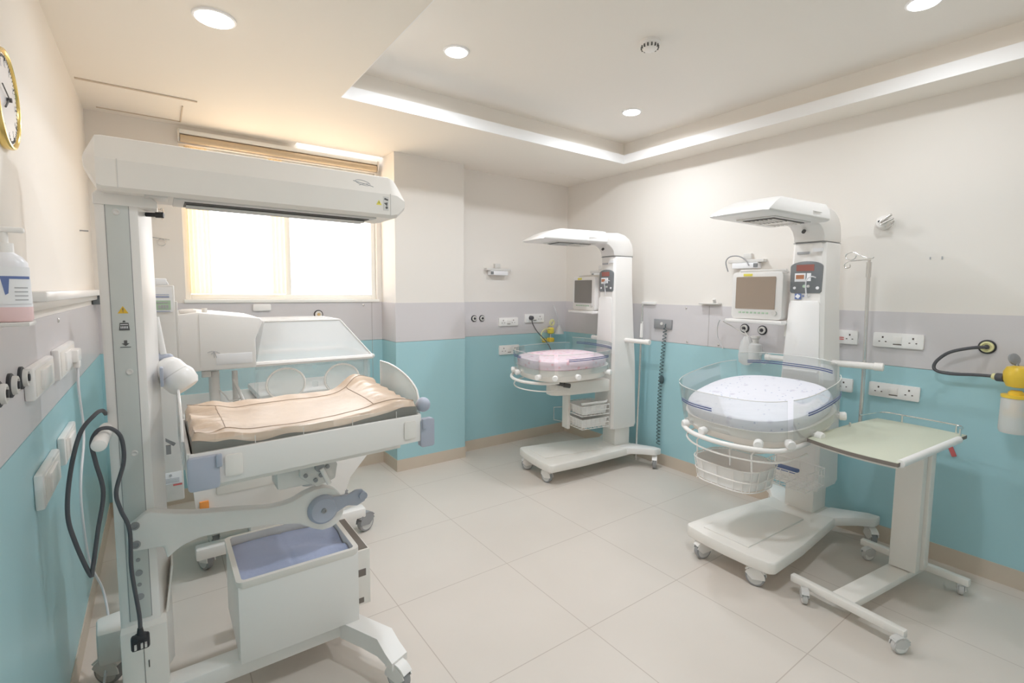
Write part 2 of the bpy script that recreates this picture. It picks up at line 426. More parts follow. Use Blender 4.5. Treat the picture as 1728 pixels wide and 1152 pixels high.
downlight(2.748, .780, ZU, .062, 'round lit downlight cut by the top edge at the right', 4.2)
downlight(1.341, .780, ZU, .062, 'round lit downlight of the tray ceiling above the viewer', 11)
downlight(.233, 2.416, ZC, .072, 'round lit downlight in the lower ceiling above the big left warmer', 1.1)
downlight(.233, .60, ZC, .072, 'round lit downlight in the lower ceiling beside the near left wall', 1.0)
# smoke detector
sd = empty('smoke_detector', (2.079, 1.727, ZU), 'round white smoke detector with dark slots on the tray ceiling', 'smoke detector')
MB().lathe((2.079, 1.727, ZU), (0, 0, -1), [(0, .052), (.012, .052), (.016, .044), (.034, .040), (.044, .028), (.046, .01)], 36).build('housing', 'white', sd)
b = MB()
for i in range(14):
    a = 2*PI*i/14; d = Vector((math.cos(a), math.sin(a), 0)); c = Vector((2.079, 1.727, ZU-.028))+d*.0395
    b.box(c.x-.006, c.x+.006, c.y-.0035, c.y+.0035, c.z-.008, c.z+.006, rot=Matrix.Rotation(a, 4, 'Z'))
b.build('vent_slots', 'dark', sd)

# ------------------------------------------------------------------ casters
def caster(parent, x, y, ztop, r=.045, w=.03, head=0, housing='white', tyre='tyre', hub='wheel'):
    """caster with wheel touching the floor; head = heading of its trail"""
    t = Vector((math.cos(head), math.sin(head), 0)); s_ = Vector((-t.y, t.x, 0)); c = Vector((x, y, r))
    b = MB()
    b.cyl((x, y, ztop), (x, y, ztop-.02), .017); base = c+t*.012
    for sg in (-1, 1):
        o = base+s_*(sg*(w*.5+.003))-s_*.002
        prof = []
        for i in range(9): a = R(20+160*i/8); prof.append((math.cos(a)*r*1.04, math.sin(a)*r*1.06))
        prof += [(-r*.6, -r*.1), (r*.25, -r*.25)]
        b.prism(prof, o, t, (0, 0, 1), s_*.004)
    arc = []
    for i in range(7): a = R(35+110*i/6); arc.append((math.cos(a)*r*1.08, math.sin(a)*r*1.08))
    arc2 = [(p[0]*1.14, p[1]*1.14) for p in arc][::-1]
    b.prism(arc+arc2, base-s_*(w*.5+.004), t, (0, 0, 1), s_*(w+.008))
    b.cyl((x, y, ztop-.018), (x, y, r*1.9), .013)
    h = b.build('caster', housing, parent)
    b = MB(); b.mat(0).lathe(base-s_*w*.5, s_, [(0, r*.86), (.003, r*.97), (w*.5, r), (w-.003, r*.97), (w, r*.86)], 28)
    b.mat(1).lathe(base-s_*(w*.5+.001), s_, [(0, r*.35), (.001, r*.78), (w+.001, r*.78), (w+.002, r*.35)], 24)
    b.build('wheel', [tyre, hub], h)

# ------------------------------------------------------------------ infant warmers with an arched neck
def warmer(origin, rz, tilt, cloth, screen, label, monitor_label, deep):
    t = empty('infant_warmer', (0, 0, 0), label, 'infant warmer', 'white infant warmers against the right wall')
    # base plate
    out = [(-.05, 0), (-.045, -.13), (-.03, -.235), (-.005, -.26), (.30, -.245), (.80, -.19), (.90, -.175), (.92, -.10), (.92, .10), (.90, .175), (.80, .19), (.30, .245), (-.005, .26), (-.03, .235), (-.045, .13)]
    b = MB().prism(out, (0, 0, .105), (1, 0, 0), (0, 1, 0), (0, 0, .065), .012)
    b.build('base_plate', 'ivory', t)
    MB().prism([(.02, -.10), (.02, .17), (.55, .16), (.60, .12), (.60, -.10)], (0, 0, .168), (1, 0, 0), (0, 1, 0), (0, 0, .009), .004).build('step_pad', 'ivory', t)
    for sg in (-1, 1):
        P = [(.80, .10*sg), (.90, .14*sg), (.96, .25*sg), (.985, .29*sg)]
        pr = [(.74, .10*sg), (.78, .19*sg), (.90, .27*sg), (.965, .335*sg), (1.04, .335*sg), (1.03, .27*sg), (.97, .18*sg), (.92, .10*sg)]
        MB().prism(pr, (0, 0, .118), (1, 0, 0), (0, 1, 0), (0, 0, .055), .010).build('rear_leg', 'white', t)
    for (x, y, h) in ((.015, .155, PI*.9), (.01, -.165, PI*.6), (1.0, .30, .3), (1.0, -.30, PI*1.25)): caster(t, x, y, .118, .048, .032, h)
    # foot block and column
    MB().box(.735, .90, -.085, .085, .168, .40, .006).build('column_foot', 'ivory', t)
    rings = []
    for z, w, x0, x1 in ((.33, .125, .67, .93), (.36, .135, .66, .935), (.90, .125, .665, .92), (1.15, .115, .67, .905), (1.50, .10, .675, .89), (1.79, .093, .68, .885), (1.798, .090, .683, .882)):
        c = .018
        rings.append([(x0+c, -w, z), (x1-c, -w, z), (x1, -w+c, z), (x1, w-c, z), (x1-c, w, z), (x0+c, w, z), (x0, w-c, z), (x0, -w+c, z)])
    MB().loft(rings).build('column', 'white', t)
    # raised front cover on the column
    b = MB()
    pts = [(-.108, .98), (-.088, 1.44), (-.075, 1.46), (.075, 1.46), (.088, 1.44), (.108, .98)]
    b.prism(pts, (.672, 0, 0), (0, 1, 0), (.0, 0, 1), (-.012, 0, 0), .005)
    b.build('column_cover', 'white2', t)
    MB().box(.655, .672, -.10, .10, 1.035, 1.05, .004).build('column_ledge', 'white', t)
    # control panel: dark arch-topped fascia
    b = MB(); xf = .668
    arch = [(-.088, 1.515), (-.080, 1.505), (.080, 1.505), (.088, 1.515), (.091, 1.66)] + [(.091*math.cos(R(a)), 1.66+.032*math.sin(R(a))) for a in range(15, 180, 15)] + [(-.091, 1.66)]
    f = .0
    b.mat(0).prism(arch, (xf+.012, 0, 0), (0, 1, 0), (0, 0, 1), (-.014, 0, 0), .002)
    b.mat(1).box(xf-.004, xf-.001, -.045, .055, 1.635, 1.672)
    b.mat(2).box(xf-.005, xf-.001, .000, .062, 1.572, 1.622, .001); b.mat(3).box(xf-.0065, xf-.004, .008, .054, 1.588, 1.612)
    b.mat(2).box(xf-.004, xf-.001, -.030, -.006, 1.575, 1.622)
    b.mat(4).cyl((xf-.001, .005, 1.545), (xf-.006, .005, 1.545), .009, seg=14)
    b.mat(2).cyl((xf-.001, .060, 1.535), (xf-.006, .060, 1.535), .008, seg=14); b.cyl((xf-.001, -.070, 1.535), (xf-.007, -.070, 1.535), .009, seg=14)
    b.mat(5).cyl((xf-.001, -.018, 1.545), (xf-.006, -.018, 1.545), .008, seg=14)
    b.build('control_panel', ['panel', 'display', 'label', 'amber', 'green', 'greyw'], t)
    MB().tube([(xf-.002, -.055, 1.595), (xf-.03, -.045, 1.60), (xf-.035, -.022, 1.585), (xf-.02, -.012, 1.54), (xf-.014, -.016, 1.48)], .004, smooth=6).build('sensor_lead', 'wcord', t)
    if deep:
        b = MB(); b.mat(0).box(.664, .668, .020, .056, 1.468, 1.502); b.mat(1).box(.6625, .665, .027, .049, 1.475, 1.496, rot=Matrix.Rotation(.6, 4, 'X'))
        b.mat(0).box(.664, .668, .004, .012, 1.482, 1.492); b.mat(2).box(.664, .668, -.020, -.006, 1.478, 1.494)
        b.build('logo_sticker', ['navy', 'label', 'greyw'], t)
    b = MB(); b.mat(0).box(.671, .678, -.01, .06, 1.735, 1.748)
    b.mat(1).box(.671, .6775, -.085, -.03, 1.745, 1.765); b.build('maker_plate', ['txt', 'label'], t)
    # arched neck
    prof = [(.885, 1.80), (.885, 1.85), (.872, 1.90), (.84, 1.945), (.79, 1.975), (.72, 1.99), (.60, 1.985), (.50, 1.965), (.48, 1.905), (.56, 1.900), (.62, 1.888), (.655, 1.862), (.675, 1.83), (.68, 1.80)]
    MB().prism(prof, (0, -.088, .004), (1, 0, 0), (0, 0, 1), (0, .176, 0), .008).build('neck', 'white', t)
    b = MB().cyl((.640, .01, 1.868), (.628, .01, 1.858), .010, seg=14); b.build('neck_sensor', 'dark', t)
    MB().box(.678, .882, -.0885, .0885, 1.7985, 1.802).build('neck_joint', 'tyre', t)
    # heater head
    rings = []
    def rr(x0, x1, w0, w1, z):   # w0 half width at the front, w1 at the back
        c = .02
        return [(x0, -w0+c, z), (x0+c, -w0, z), (x1-c, -w1, z), (x1, -w1+c, z), (x1, w1-c, z), (x1-c, w1, z), (x0+c, w0, z), (x0, w0-c, z)]
    rings = [rr(-.055, .545, .155, .165, 1.893), rr(-.075, .555, .160, .170, 1.899), rr(-.065, .557, .160, .172, 1.910), rr(.02, .56, .145, .165, 1.955), rr(.10, .55, .125, .150, 1.985), rr(.13, .50, .11, .12, 1.992)]
    MB().loft(rings).build('heater_head', 'white2', t)
    b = MB().box(.10, .47, -.105, .105, 1.887, 1.894, .002); b.build('heater_frame', 'greyw', t)
    b = MB(); b.mat(0).box(.13, .44, -.085, .085, 1.884, 1.888); b.mat(1)
    for i in range(7): b.cyl((.14, -.07+i*.0233, 1.882), (.43, -.07+i*.0233, 1.882), .0035, seg=6)
    b.box(.27, .33, -.08, .08, 1.879, 1.884)
    b.build('heater_grille', ['dark', 'steel'], t)
    b = MB()
    for i in range(4): b.box(.36, .45-.012*(i % 2), -.1685, -.160, 1.9315-i*.006, 1.933-i*.006)
    b.build('print_lines', 'greyw', t)
    # ----- bed, tilted as one
    B = Matrix.Translation((.24, .02, .945 if deep else .985)) @ Matrix.Rotation(-R(tilt), 4, 'Y')
    b = MB(); b.M = B @ Matrix.Rotation(-R(3.0 if deep else 0), 4, 'Y') @ Matrix.Translation((-.006, 0, -.004))
    rr_ = []
    for z, r in ((-.075, .318), (-.068, .333), (-.045, .340), (-.02, .338), (-.006, .330), (0, .312), (.003, .20), (.004, .06)): rr_.append(se(r, r, 2.6, z))
    b.loft(rr_); b.build('mattress', cloth, t)
    b = MB(); b.M = B
    b.loft([se(.30, .30, 2.6, -.170), se(.325, .325, 2.6, -.165), se(.342, .342, 2.6, -.135), se(.345, .345, 2.6, -.085), se(.345, .345, 2.6, -.078), se(.352, .352, 2.6, -.074), se(.32, .32, 2.6, -.078)])
    b.build('bed_tray', 'ivory', t)
    # acrylic side panels
    ph = .092 if deep else .050
    spans = ((133, 231, .354, ph), (47, 127, .354, ph), (237, 306, .354, ph), (318, 402, .358, ph+.045))
    for a0, a1, r, h in spans:
        lo = se(r, r, 2.9, -.115, 30, a0=R(a0), a1=R(a1), closed=False); hi = se(r+.012, r+.012, 2.9, h, 30, a0=R(a0), a1=R(a1), closed=False)
        b = MB(); b.M = B; b.strip(lo, hi, .005); p = b.build('side_panel', 'clear', t, label='clear curved acrylic side panel')
        b = MB(); b.M = B; b.tube(hi, .0019, 6).build('panel_edge', 'greyw', p)
        if (a0, a1) == (133, 231): sp = ((140, 178),)
        elif a0 == 237: sp = ((252, 300),)
        elif a0 == 318: sp = ((326, 394),)
        else: sp = ()
        for s0, s1 in sp:
            b = MB(); b.M = B
            for zz in ((-.004, .002), (.008, .0135)):
                k_ = .004
                zo = (.075 if deep else .045) if a0 == 318 else 0
                A_ = se(r+.010, r+.010, 2.9, zz[0]+zo, 20, a0=R(s0), a1=R(s1), closed=False); C_ = se(r+.011, r+.011, 2.9, zz[1]+zo, 20, a0=R(s0), a1=R(s1), closed=False)
                b.strip(A_, C_, .002)
            b.build('blue_stripe', 'blue', p)
    for a in (150, 172, 205, 232, 262, 300, 100):
        q = se(.356, .356, 2.9, -.125, 1, a0=R(a), a1=R(a), closed=False)[0]
        d = Vector((math.cos(R(a)), math.sin(R(a)), 0))
        b = MB(); b.M = B; b.lathe(Vector(q)-d*.02, d, [(0, .013), (.02, .013), (.021, .022), (.046, .023), (.052, .018), (.053, .006)], 18).build('knob', 'white2', t)
    # under-bed arm
    arm = [(.10, -.03), (.14, -.075), (.24, -.10), (.66, -.10), (.66, .10), (.24, .10), (.14, .075), (.10, .03)]
    z_ = .64 if deep else .66
    MB().prism(arm, (0, 0, z_), (1, 0, 0), (0, 1, 0), (0, 0, .105), .012).build('bed_arm', 'ivory', t)
    MB().cyl((.24, .02, z_+.10), (.24, .02, .79), .09, .11, 28).build('bed_pivot', 'greyw', t)
    b = MB(); b.cyl((.10, -.07, .775), (.19, -.10, .752), .013); b.cyl((.19, -.10, .752), (.24, -.11, .742), .018); b.build('tilt_lever', 'dark', t)
    # front rails
    zr = .745 if deep else .81
    pts = [(.16, -.30, zr+.02), (.06, -.30, zr+.015), (-.04, -.26, zr), (-.115, -.16, zr-.002), (-.145, 0, zr-.004), (-.125, .16, zr), (-.06, .27, zr+.01), (.03, .31, zr+.02), (.14, .32, zr+.03)]
    if not deep: pts = [(.10, -.16, zr-.02), (.0, -.14, zr-.025), (-.10, -.04, zr-.025), (-.145, .08, zr-.02), (-.13, .20, zr-.012), (-.06, .30, zr), (.05, .34, zr+.02), (.16, .34, zr+.04)]
    MB().tube(pts, .0125, 12, smooth=6).build('front_rail', 'white', t)
    pts2 = [(p[0]+.02, p[1]*.96, p[2]-.065) for p in pts]
    MB().tube(pts2, .005, 8, smooth=6).build('lower_rail', 'white', t)
    # wire baskets with white bins
    def basket(x0, x1, y0, y1, z0, z1, label_=None, bins=True):
        b = MB(); r = .0032
        for z in (z0, z1): b.tube([(x0, y0, z), (x1, y0, z), (x1, y1, z), (x0, y1, z)], r, 6, closed=True)
        b.tube([(x0, y0, (z0+z1)/2), (x1, y0, (z0+z1)/2), (x1, y1, (z0+z1)/2), (x0, y1, (z0+z1)/2)], r*.8, 6, closed=True)
        for i in range(7):
            x = x0+(x1-x0)*i/6; b.tube([(x, y0, z1), (x, y0, z0), (x, y1, z0), (x, y1, z1)], r*.8, 6)
        for i in range(1, 6):
            y = y0+(y1-y0)*i/6; b.tube([(x0, y, z1), (x0, y, z0), (x1, y, z0), (x1, y, z1)], r*.8, 6)
        o = b.build('wire_basket', 'white', t)
        if bins:
            g = .012; b = MB()
            rg = lambda q, z: [(x0+q, y0+q, z), (x1-q, y0+q, z), (x1-q, y1-q, z), (x0+q, y1-q, z)]
            b.loft([rg(g+.012, z0+.006), rg(g, z1-.004), rg(g+.006, z1-.004), rg(g+.018, z0+.010)])
            b.build('bin', 'white2', o)
        return o
    if deep:
        bk = MB(); 
        out = se(.165, .195, 3.2, 0, 40, cx=.085, cy=.04)
        for z, k_ in ((.595, 1), (.535, .96), (.48, .9)):
            bk.tube([(.085+(p[0]-.085)*k_, .04+(p[1]-.04)*k_, z) for p in out], .0035, 6, closed=True)
        for i in range(0, 40, 2):
            p = out[i]; bk.tube([(p[0], p[1], .595), (.085+(p[0]-.085)*.9, .04+(p[1]-.04)*.9, .48)], .0026, 6)
        for i in range(-3, 4): bk.tube([(.085-.14, .04+i*.045, .482), (.085+.14, .04+i*.045, .482)], .0026, 6)
        for y in (-.12, .0, .20): bk.tube([(-.02, y, .595), (-.03, y, .68), (.06, y, .74)], .0045, 6)
        wb = bk.build('wire_basket', 'white', t)
        b = MB(); pr = lambda k_, z: se(.165*k_, .195*k_, 3.2, z, 40, cx=.085, cy=.04)
        b.loft([pr(.84, .486), pr(.93, .59), pr(.96, .592), pr(.95, .586), pr(.88, .486), pr(.80, .482)], caps=False); b.build('bin', 'white2', wb)
        b = MB(); b.loft([pr(.86, .484), pr(.87, .490)])
        b.build('bin_floor', 'white2', wb)
        basket(.42, .64, -.18, .10, .40, .50, bins=False)
        b = MB().box(.46, .52, -.10, .02, .475, .495, .006); b.build('stored_pack', ['navy'], t)
    else:
        MB().box(.34, .365, .06, .15, .33, .66, .004).build('basket_hanger', 'ivory', t)
        MB().tube([(.37, -.10, .575), (.62, -.10, .575), (.66, -.06, .575)], .010, 8).build('basket_rail', 'white', t)
        basket(.36, .64, -.12, .14, .475, .555); basket(.36, .64, -.12, .14, .365, .445)
        MB().tube([(.36, .16, .50), (.30, .22, .49), (.30, .22, .38), (.36, .16, .37)], .003, 6).build('side_hook', 'steel', t)
    # side handles
    zz = 1.092
    MB().lathe((.80, -.10, zz), (.18, -1, .01), [(0, .019), (.22, .019), (.222, .023), (.262, .023), (.266, .018)], 20).build('side_handle', 'white', t)
    MB().lathe((.74, .10, zz), (-.1, 1, 0), [(0, .017), (.12, .017), (.122, .020), (.15, .020)], 20).build('side_handle', 'white', t)
    # monitor shelf at the left of the column
    zsh = 1.322
    b = MB().box(.60, .80, .095, .475, zsh-.012, zsh+.012, .008); b.build('monitor_shelf', 'white2', t)
    MB().box(.72, .80, .09, .14, zsh-.09, zsh-.01, .006).build('shelf_bracket', 'ivory', t)
    # ---- place it
    t.location = origin; t.rotation_euler = (0, 0, rz)
    W = Matrix.Translation(origin) @ Matrix.Rotation(rz, 4, 'Z')
    # monitor, its own thing, standing on the shelf
    m = empty('patient_monitor', W @ Vector((.70, .285, zsh+.0125)), monitor_label, 'monitor', 'white patient monitors on warmer shelves', rz=rz)
    b = MB(); b.M = W
    b.prism(rrect(.335, .30, .025), (.64, .285, zsh+.0125+.152), (0, 1, 0), (0, 0, 1), (.10, 0, 0), .008); b.build('housing', 'white2', m)
    b = MB(); b.M = W; zc = zsh+.013+.165
    b.prism(rrect(.262, .205, .006), (.640, .292, zc+.003), (0, 1, 0), (0, 0, 1), (-.003, 0, 0)); b.build('screen', screen, m)
    b = MB(); b.M = W; b.box(.637, .640, .315, .375, zc+.110, zc+.126, .001); b.build('sticker', 'ylabel', m, label='yellow sticker above the screen')
    b = MB(); b.M = W; b.cyl((.640, .160, zc-.122), (.628, .160, zc-.122), .015, seg=20); b.build('dial', 'greyw', m)
    b = MB(); b.M = W
    for i in range(8): b.box(.6375, .640, .200+i*.026, .217+i*.026, zc-.128, zc-.117, .001)
    b.build('keys', 'green', m)
    b = MB(); b.M = W; b.tube([(.70, .12, zc+.13), (.70, .13, zc+.145), (.70, .43, zc+.148), (.70, .445, zc+.13)], .008, 8).build('carry_handle', 'greyw', m)
    return t
warmer((2.42, 1.375, 0), R(-2), 9, 'sheet', 'screen3', 'white infant warmer with white spotted mattress, the nearer of the two on the right wall', 'white patient monitor with a brownish screen on the nearer warmer', True)
warmer((2.43, 3.06, 0), R(-8), 2.0, 'pinkcloth', 'screen2', 'white infant warmer with pink patterned mattress in the far corner', 'white patient monitor with a grey screen on the far corner warmer', False)

# ------------------------------------------------------------------ big overhead warmer at the left
w1 = empty('radiant_warmer', (.30, 2.05, 0), 'large white overhead infant warmer with a long horizontal heater beam by the left wall', 'infant warmer')
def P1(name, mb, m, parent=w1, ang=38, label=None): return mb.build(name, m, parent, ang, label)
# base frame
b = MB().box(-.14, .60, 1.935, 2.015, .10, .165, .008).box(.20, .60, 2.33, 2.41, .10, .165, .008).box(-.14, -.03, 2.015, 2.33, .10, .165, .008).box(.52, .60, 2.015, 2.33, .10, .165, .008)
P1('base_frame', b, 'white')
def leg1(pts, w, z0, z1, zend):
    # tapered leg bent down at its end; pts = three plan points
    (a, c, d) = [Vector((p[0], p[1], 0)) for p in pts]
    rings = []
    for q, za, zb in ((a, z0, z1), (a.lerp(c, .6), z0, z1), (c, z0-.004, z1), (c.lerp(d, .5), z0-.008, z1-.028), (d, z0-.01, zend)):
        t_ = (d-a).normalized(); s_ = Vector((-t_.y, t_.x, 0))*w/2
        rings.append([q-s_+Vector((0, 0, za)), q+s_+Vector((0, 0, za)), q+s_+Vector((0, 0, zb)), q-s_+Vector((0, 0, zb))])
    return MB().loft(rings)
P1('leg', leg1([(.565, 1.955), (.655, 1.765), (.675, 1.665)], .075, .10, .166, .12), 'white')
P1('leg', leg1([(.565, 2.39), (.62, 2.50), (.635, 2.57)], .075, .10, .166, .12), 'white')
P1('leg', leg1([(-.10, 1.955), (-.16, 1.78), (-.17, 1.69)], .075, .10, .166, .12), 'white')
b = MB().prism([(-.135, 2.26), (-.235, 2.27), (-.245, 2.40), (-.15, 2.42)], (0, 0, .11), (1, 0, 0), (0, 1, 0), (0, 0, .125), .012)
P1('leg', b, 'white')
for (x, y, h) in ((.665, 1.675, -1.2), (.63, 2.56, 1.3), (-.165, 1.70, -1.8), (-.20, 2.33, 2.5)): caster(w1, x, y, .105, .05, .034, h)
# column: front fascia, grooves and chamfered side
sec = [(-.137, 2.0), (-.048, 2.0), (-.040, 2.004), (-.006, 2.10), (-.006, 2.15), (-.145, 2.15), (-.145, 2.006)]
P1('column', MB().prism(sec, (0, 0, .165), (1, 0, 0), (0, 1, 0), (0, 0, 1.62)), 'white')
b = MB(); b.mat(0).box(-.119, -.063, 1.9965, 2.001, .40, 1.765, .001)
b.mat(1).box(-.1208, -.119, 1.998, 2.0005, .40, 1.77); b.box(-.063, -.0612, 1.998, 2.0005, .40, 1.77); b.box(-.121, -.061, 1.998, 2.0005, 1.765, 1.768)
P1('front_strip', b, ['strip', 'tyre'])
b = MB()
for z in (1.735, 1.232, .965): b.lathe((-.093 if z > 1.7 else -.083, 1.9965, z), (0, -1, 0), [(0, .010), (.002, .010), (.003, .007), (.001, .003)], 16)
P1('fascia_screw', b, 'greyw')
b = MB().prism([(-.148, 0), (-.148, .03), (-.135, .045), (-.02, .045), (.012, .02), (.012, 0)], (0, 1.995, 1.755), (1, 0, 0), (0, 0, 1), (0, .158, 0), .004)
P1('column_cap', b, 'white')
b = MB()
for z, r in ((.605, .006), (.56, .010), (.52, .006), (.478, .011)): b.cyl((-.090, 1.9975, z), (-.090, 1.994, z), r, seg=14)
P1('cover_screw', b, 'tyre')
b = MB(); b.box(-.146, -.022, 1.962, 2.16, .10, .383, .004); b.mat(1).box(-.0875, -.0865, 1.9605, 1.963, .12, .383); b.box(-.077, -.074, 1.960, 1.963, .345, .365); b.box(-.077, -.074, 1.960, 1.963, .245, .27)
P1('column_foot_cover', b, ['ivory', 'dark'])
b = MB().prism([(0, 0), (.022, .16), (.027, .16), (.006, 0)], (-.024, 2.02, .385), (1, 0, 0), (0, 0, 1), (0, .10, 0)); P1('side_flap', b, 'ivory')
# signs on the column strip
b = MB(); yf = 1.996
b.mat(0).prism([(-.0135, -.010), (.0135, -.010), (0, .013)], (-.0905, yf, 1.430), (1, 0, 0), (0, 0, 1), (0, -.0008, 0))
b.mat(1).box(-.0915, -.0895, yf-.0016, yf, 1.428, 1.437); b.box(-.0915, -.0895, yf-.0016, yf, 1.4235, 1.4258)
P1('warning_sign', b, ['warn', 'ink'])
b = MB(); b.mat(0).prism([(-.0135, 0), (.0135, 0), (.011, .024), (-.011, .024)], (-.0895, yf, 1.366), (1, 0, 0), (0, 0, 1), (0, -.0008, 0))
b.prism([(-.004, .026), (.004, .026), (.0025, .031), (-.0025, .031)], (-.0895, yf, 1.366), (1, 0, 0), (0, 0, 1), (0, -.0008, 0))
b.mat(1).box(-.099, -.080, yf-.0014, yf, 1.3835, 1.3855)
for i in range(5): b.box(-.0985+i*.004, -.0965+i*.004, yf-.0014, yf, 1.372, 1.379)
P1('weight_sign', b, ['ink', 'label'])
b = MB(); b.box(-.1025, -.0755, yf-.001, yf, 1.3115, 1.3135); b.prism([(-.010, .010), (.010, .010), (0, .0015)], (-.0885, yf, 1.3145), (1, 0, 0), (0, 0, 1), (0, -.0008, 0)); b.box(-.0925, -.0845, yf-.001, yf, 1.323, 1.334)
P1('lower_sign', b, 'ink')
# heater beam
def bring(x, y0, y1, z0, z1, zm, dy):
    return [(x, y0, z0+.012), (x, y0+.012, z0), (x, y1-.012, z0), (x, y1, z0+.012), (x, y1, zm), (x, y1-dy, z1-.004), (x, y1-dy-.01, z1), (x, y0+dy+.01, z1), (x, y0+dy, z1-.004), (x, y0, zm)]
rings = [bring(-.163, 1.975, 2.11, 1.862, 1.898, 1.885, .015), bring(-.160, 1.965, 2.12, 1.850, 1.905, 1.888, .02), bring(-.132, 1.935, 2.15, 1.795, 1.955, 1.885, .03), bring(-.118, 1.932, 2.153, 1.790, 1.958, 1.882, .035),
         bring(.775, 1.932, 2.153, 1.790, 1.958, 1.882, .035), bring(.80, 1.934, 2.15, 1.795, 1.952, 1.88, .04), bring(.838, 1.95, 2.13, 1.83, 1.885, 1.865, .02), bring(.842, 1.962, 2.118, 1.845, 1.875, 1.862, .015)]
beam = P1('heater_beam', MB().loft(rings), 'greyw' if 0 else 'ivory', ang=25)
b = MB()
for x in (-.082, .770): b.box(x-.001, x+.001, 1.9305, 1.934, 1.80, 1.885)
P1('beam_seam', b, 'greyw', beam)
b = MB(); b.mat(0).box(.055, .72, 1.955, 2.13, 1.7845, 1.792, .002); b.mat(1).box(.085, .70, 1.985, 2.10, 1.782, 1.786)
b.mat(2).cyl((.09, 2.02, 1.778), (.69, 2.02, 1.778), .006, seg=8); b.cyl((.09, 2.06, 1.778), (.69, 2.06, 1.778), .006, seg=8)
P1('heater_tray', b, ['greyw', 'dark', 'steel'], beam)
b = MB().box(-.02, .04, 1.950, 2.05, 1.7855, 1.792, .002); P1('switch_recess', b, 'greyw', beam)
# oval crossed logo, blank lower sign and warning marks on the beam
b = MB()
el = [(.665+.028*math.cos(R(a)), 1.932-.0016+.0035*(math.sin(R(a))+0)+.012, 1.918+.010*math.sin(R(a))-.004*math.cos(R(a))) for a in range(0, 360, 15)]
el = [(x, 1.9345+(z-1.882)*.46-.0022, z) for x, _, z in el]
b.tube(el, .0011, 5, closed=True)
ln = [(.628, .0, 1.922), (.650, 0, 1.918), (.68, 0, 1.913), (.705, 0, 1.906)]; b.tube([(x, 1.9345+(z-1.882)*.46-.0022, z) for x, _, z in ln], .0013, 5)
ln = [(.648, .0, 1.906), (.665, 0, 1.912), (.69, 0, 1.918)]; b.tube([(x, 1.9345+(z-1.882)*.46-.0022, z) for x, _, z in ln], .0010, 5)
P1('oval_emblem', b, 'txt', beam)
b = MB(); b.mat(0).prism([(-.011, -.008), (.011, -.008), (0, .011)], (.722, 1.9315, 1.845), (1, 0, 0), (0, 0, 1), (0, -.0008, 0))
b.mat(1).box(.7215, .7235, 1.930, 1.931, 1.842, 1.850)
b.mat(2).box(.740, .762, 1.9305, 1.932, 1.818, 1.872); b.mat(1).prism([(-.008, -.004), (.006, -.008), (.010, -.003), (-.006, .003)], (.751, 1.9305, 1.864), (1, 0, 0), (0, 0, 1), (0, -.0008, 0))
b.prism([(-.009, .0), (.004, -.012), (.006, .004)], (.751, 1.9305, 1.846), (1, 0, 0), (0, 0, 1), (0, -.0008, 0)); b.cyl((.753, 1.9305, 1.829), (.753, 1.9295, 1.829), .005, seg=10)
P1('hazard_signs', b, ['ylabel', 'ink', 'greyw'], beam)
# push handle pointing at the viewer
P1('push_handle', MB().lathe((-.150, 2.02, 1.055), (-.02, -1, -.02), [(0, .017), (.02, .019), (.20, .019), (.208, .017), (.212, .010)], 20), 'white')
# swing arm under the bed and its joint
up = [(-.115, .70), (-.108, .735), (-.083, .752), (-.067, .766), (-.05, .771), (.006, .750), (.072, .732), (.195, .712), (.30, .692), (.355, .692), (.382, .697), (.424, .715), (.460, .724), (.50, .724), (.535, .708), (.562, .676), (.572, .64), (.568, .60), (.550, .568), (.52, .552), (.486, .550), (.453, .565), (.40, .600), (.288, .627), (.169, .639), (.085, .642), (.035, .630), (.006, .612), (-.012, .595), (-.020, .640), (-.112, .650)]
P1('swing_arm', MB().prism(up, (0, 1.965, 0), (1, 0, 0), (0, 0, 1), (0, .05, 0), .012), 'white')
for z in (.735, .672): P1('arm_bolt', MB().lathe((-.092, 1.965, z), (0, -1, 0), [(0, .013), (.004, .013), (.005, .008), (.002, .007), (.002, .003)], 16), 'tyre')
b = MB(); b.lathe((.487, 1.962, .640), (0, -1, 0), [(0, .058), (.012, .055), (.020, .046)], 28)
b.prism([(0, .045), (.10, .04), (.125, .052), (.155, .048), (.165, -.002), (.130, -.016), (.09, -.005), (0, -.045)], (.487, 1.962, .640), (1, 0, 0), (0, 0, 1), (0, -.016, 0), .006)
b.mat(1).lathe((.487, 1.943, .640), (0, -1, 0), [(0, .010), (.004, .010), (.005, .006), (.002, .005), (.002, .001)], 16); P1('locking_lever', b, ['blueg', 'tyre'])
b = MB().cyl((.640, 1.962, .664), (.640, 1.935, .664), .016); P1('lever_pin', b, 'blueg')
# bed: tray walls, vinyl mattress, end panels, corner sleeves
sk = .018   # bed rises slightly to the right
def zt(x): return .985+sk*(x-.05)/.75
def bedbox(x0, x1, y0, y1, z0, z1, bev):
    t = MB().box(x0, x1, y0, y1, z0, z1, bev); 
    for v in t.bm.verts: v.co.z += sk*(v.co.x-.05)/.75
    return t
bt = bedbox(.055, .835, 1.800, 1.815, .875, .985, .004)
P1('front_rail_panel', bt, 'white')
P1('back_rail_panel', bedbox(.055, .835, 2.315, 2.33, .875, .985, .004), 'white')
P1('end_rail_panel', bedbox(.05, .062, 1.815, 2.315, .875, .985, .003), 'white'); P1('end_rail_panel', bedbox(.826, .838, 1.815, 2.315, .875, .985, .003), 'white')
P1('bed_floor', bedbox(.062, .826, 1.815, 2.315, .88, .905, .004), 'white')
P1('bed_trough', bedbox(.09, .78, 1.88, 2.26, .835, .88, .006), 'ivory')
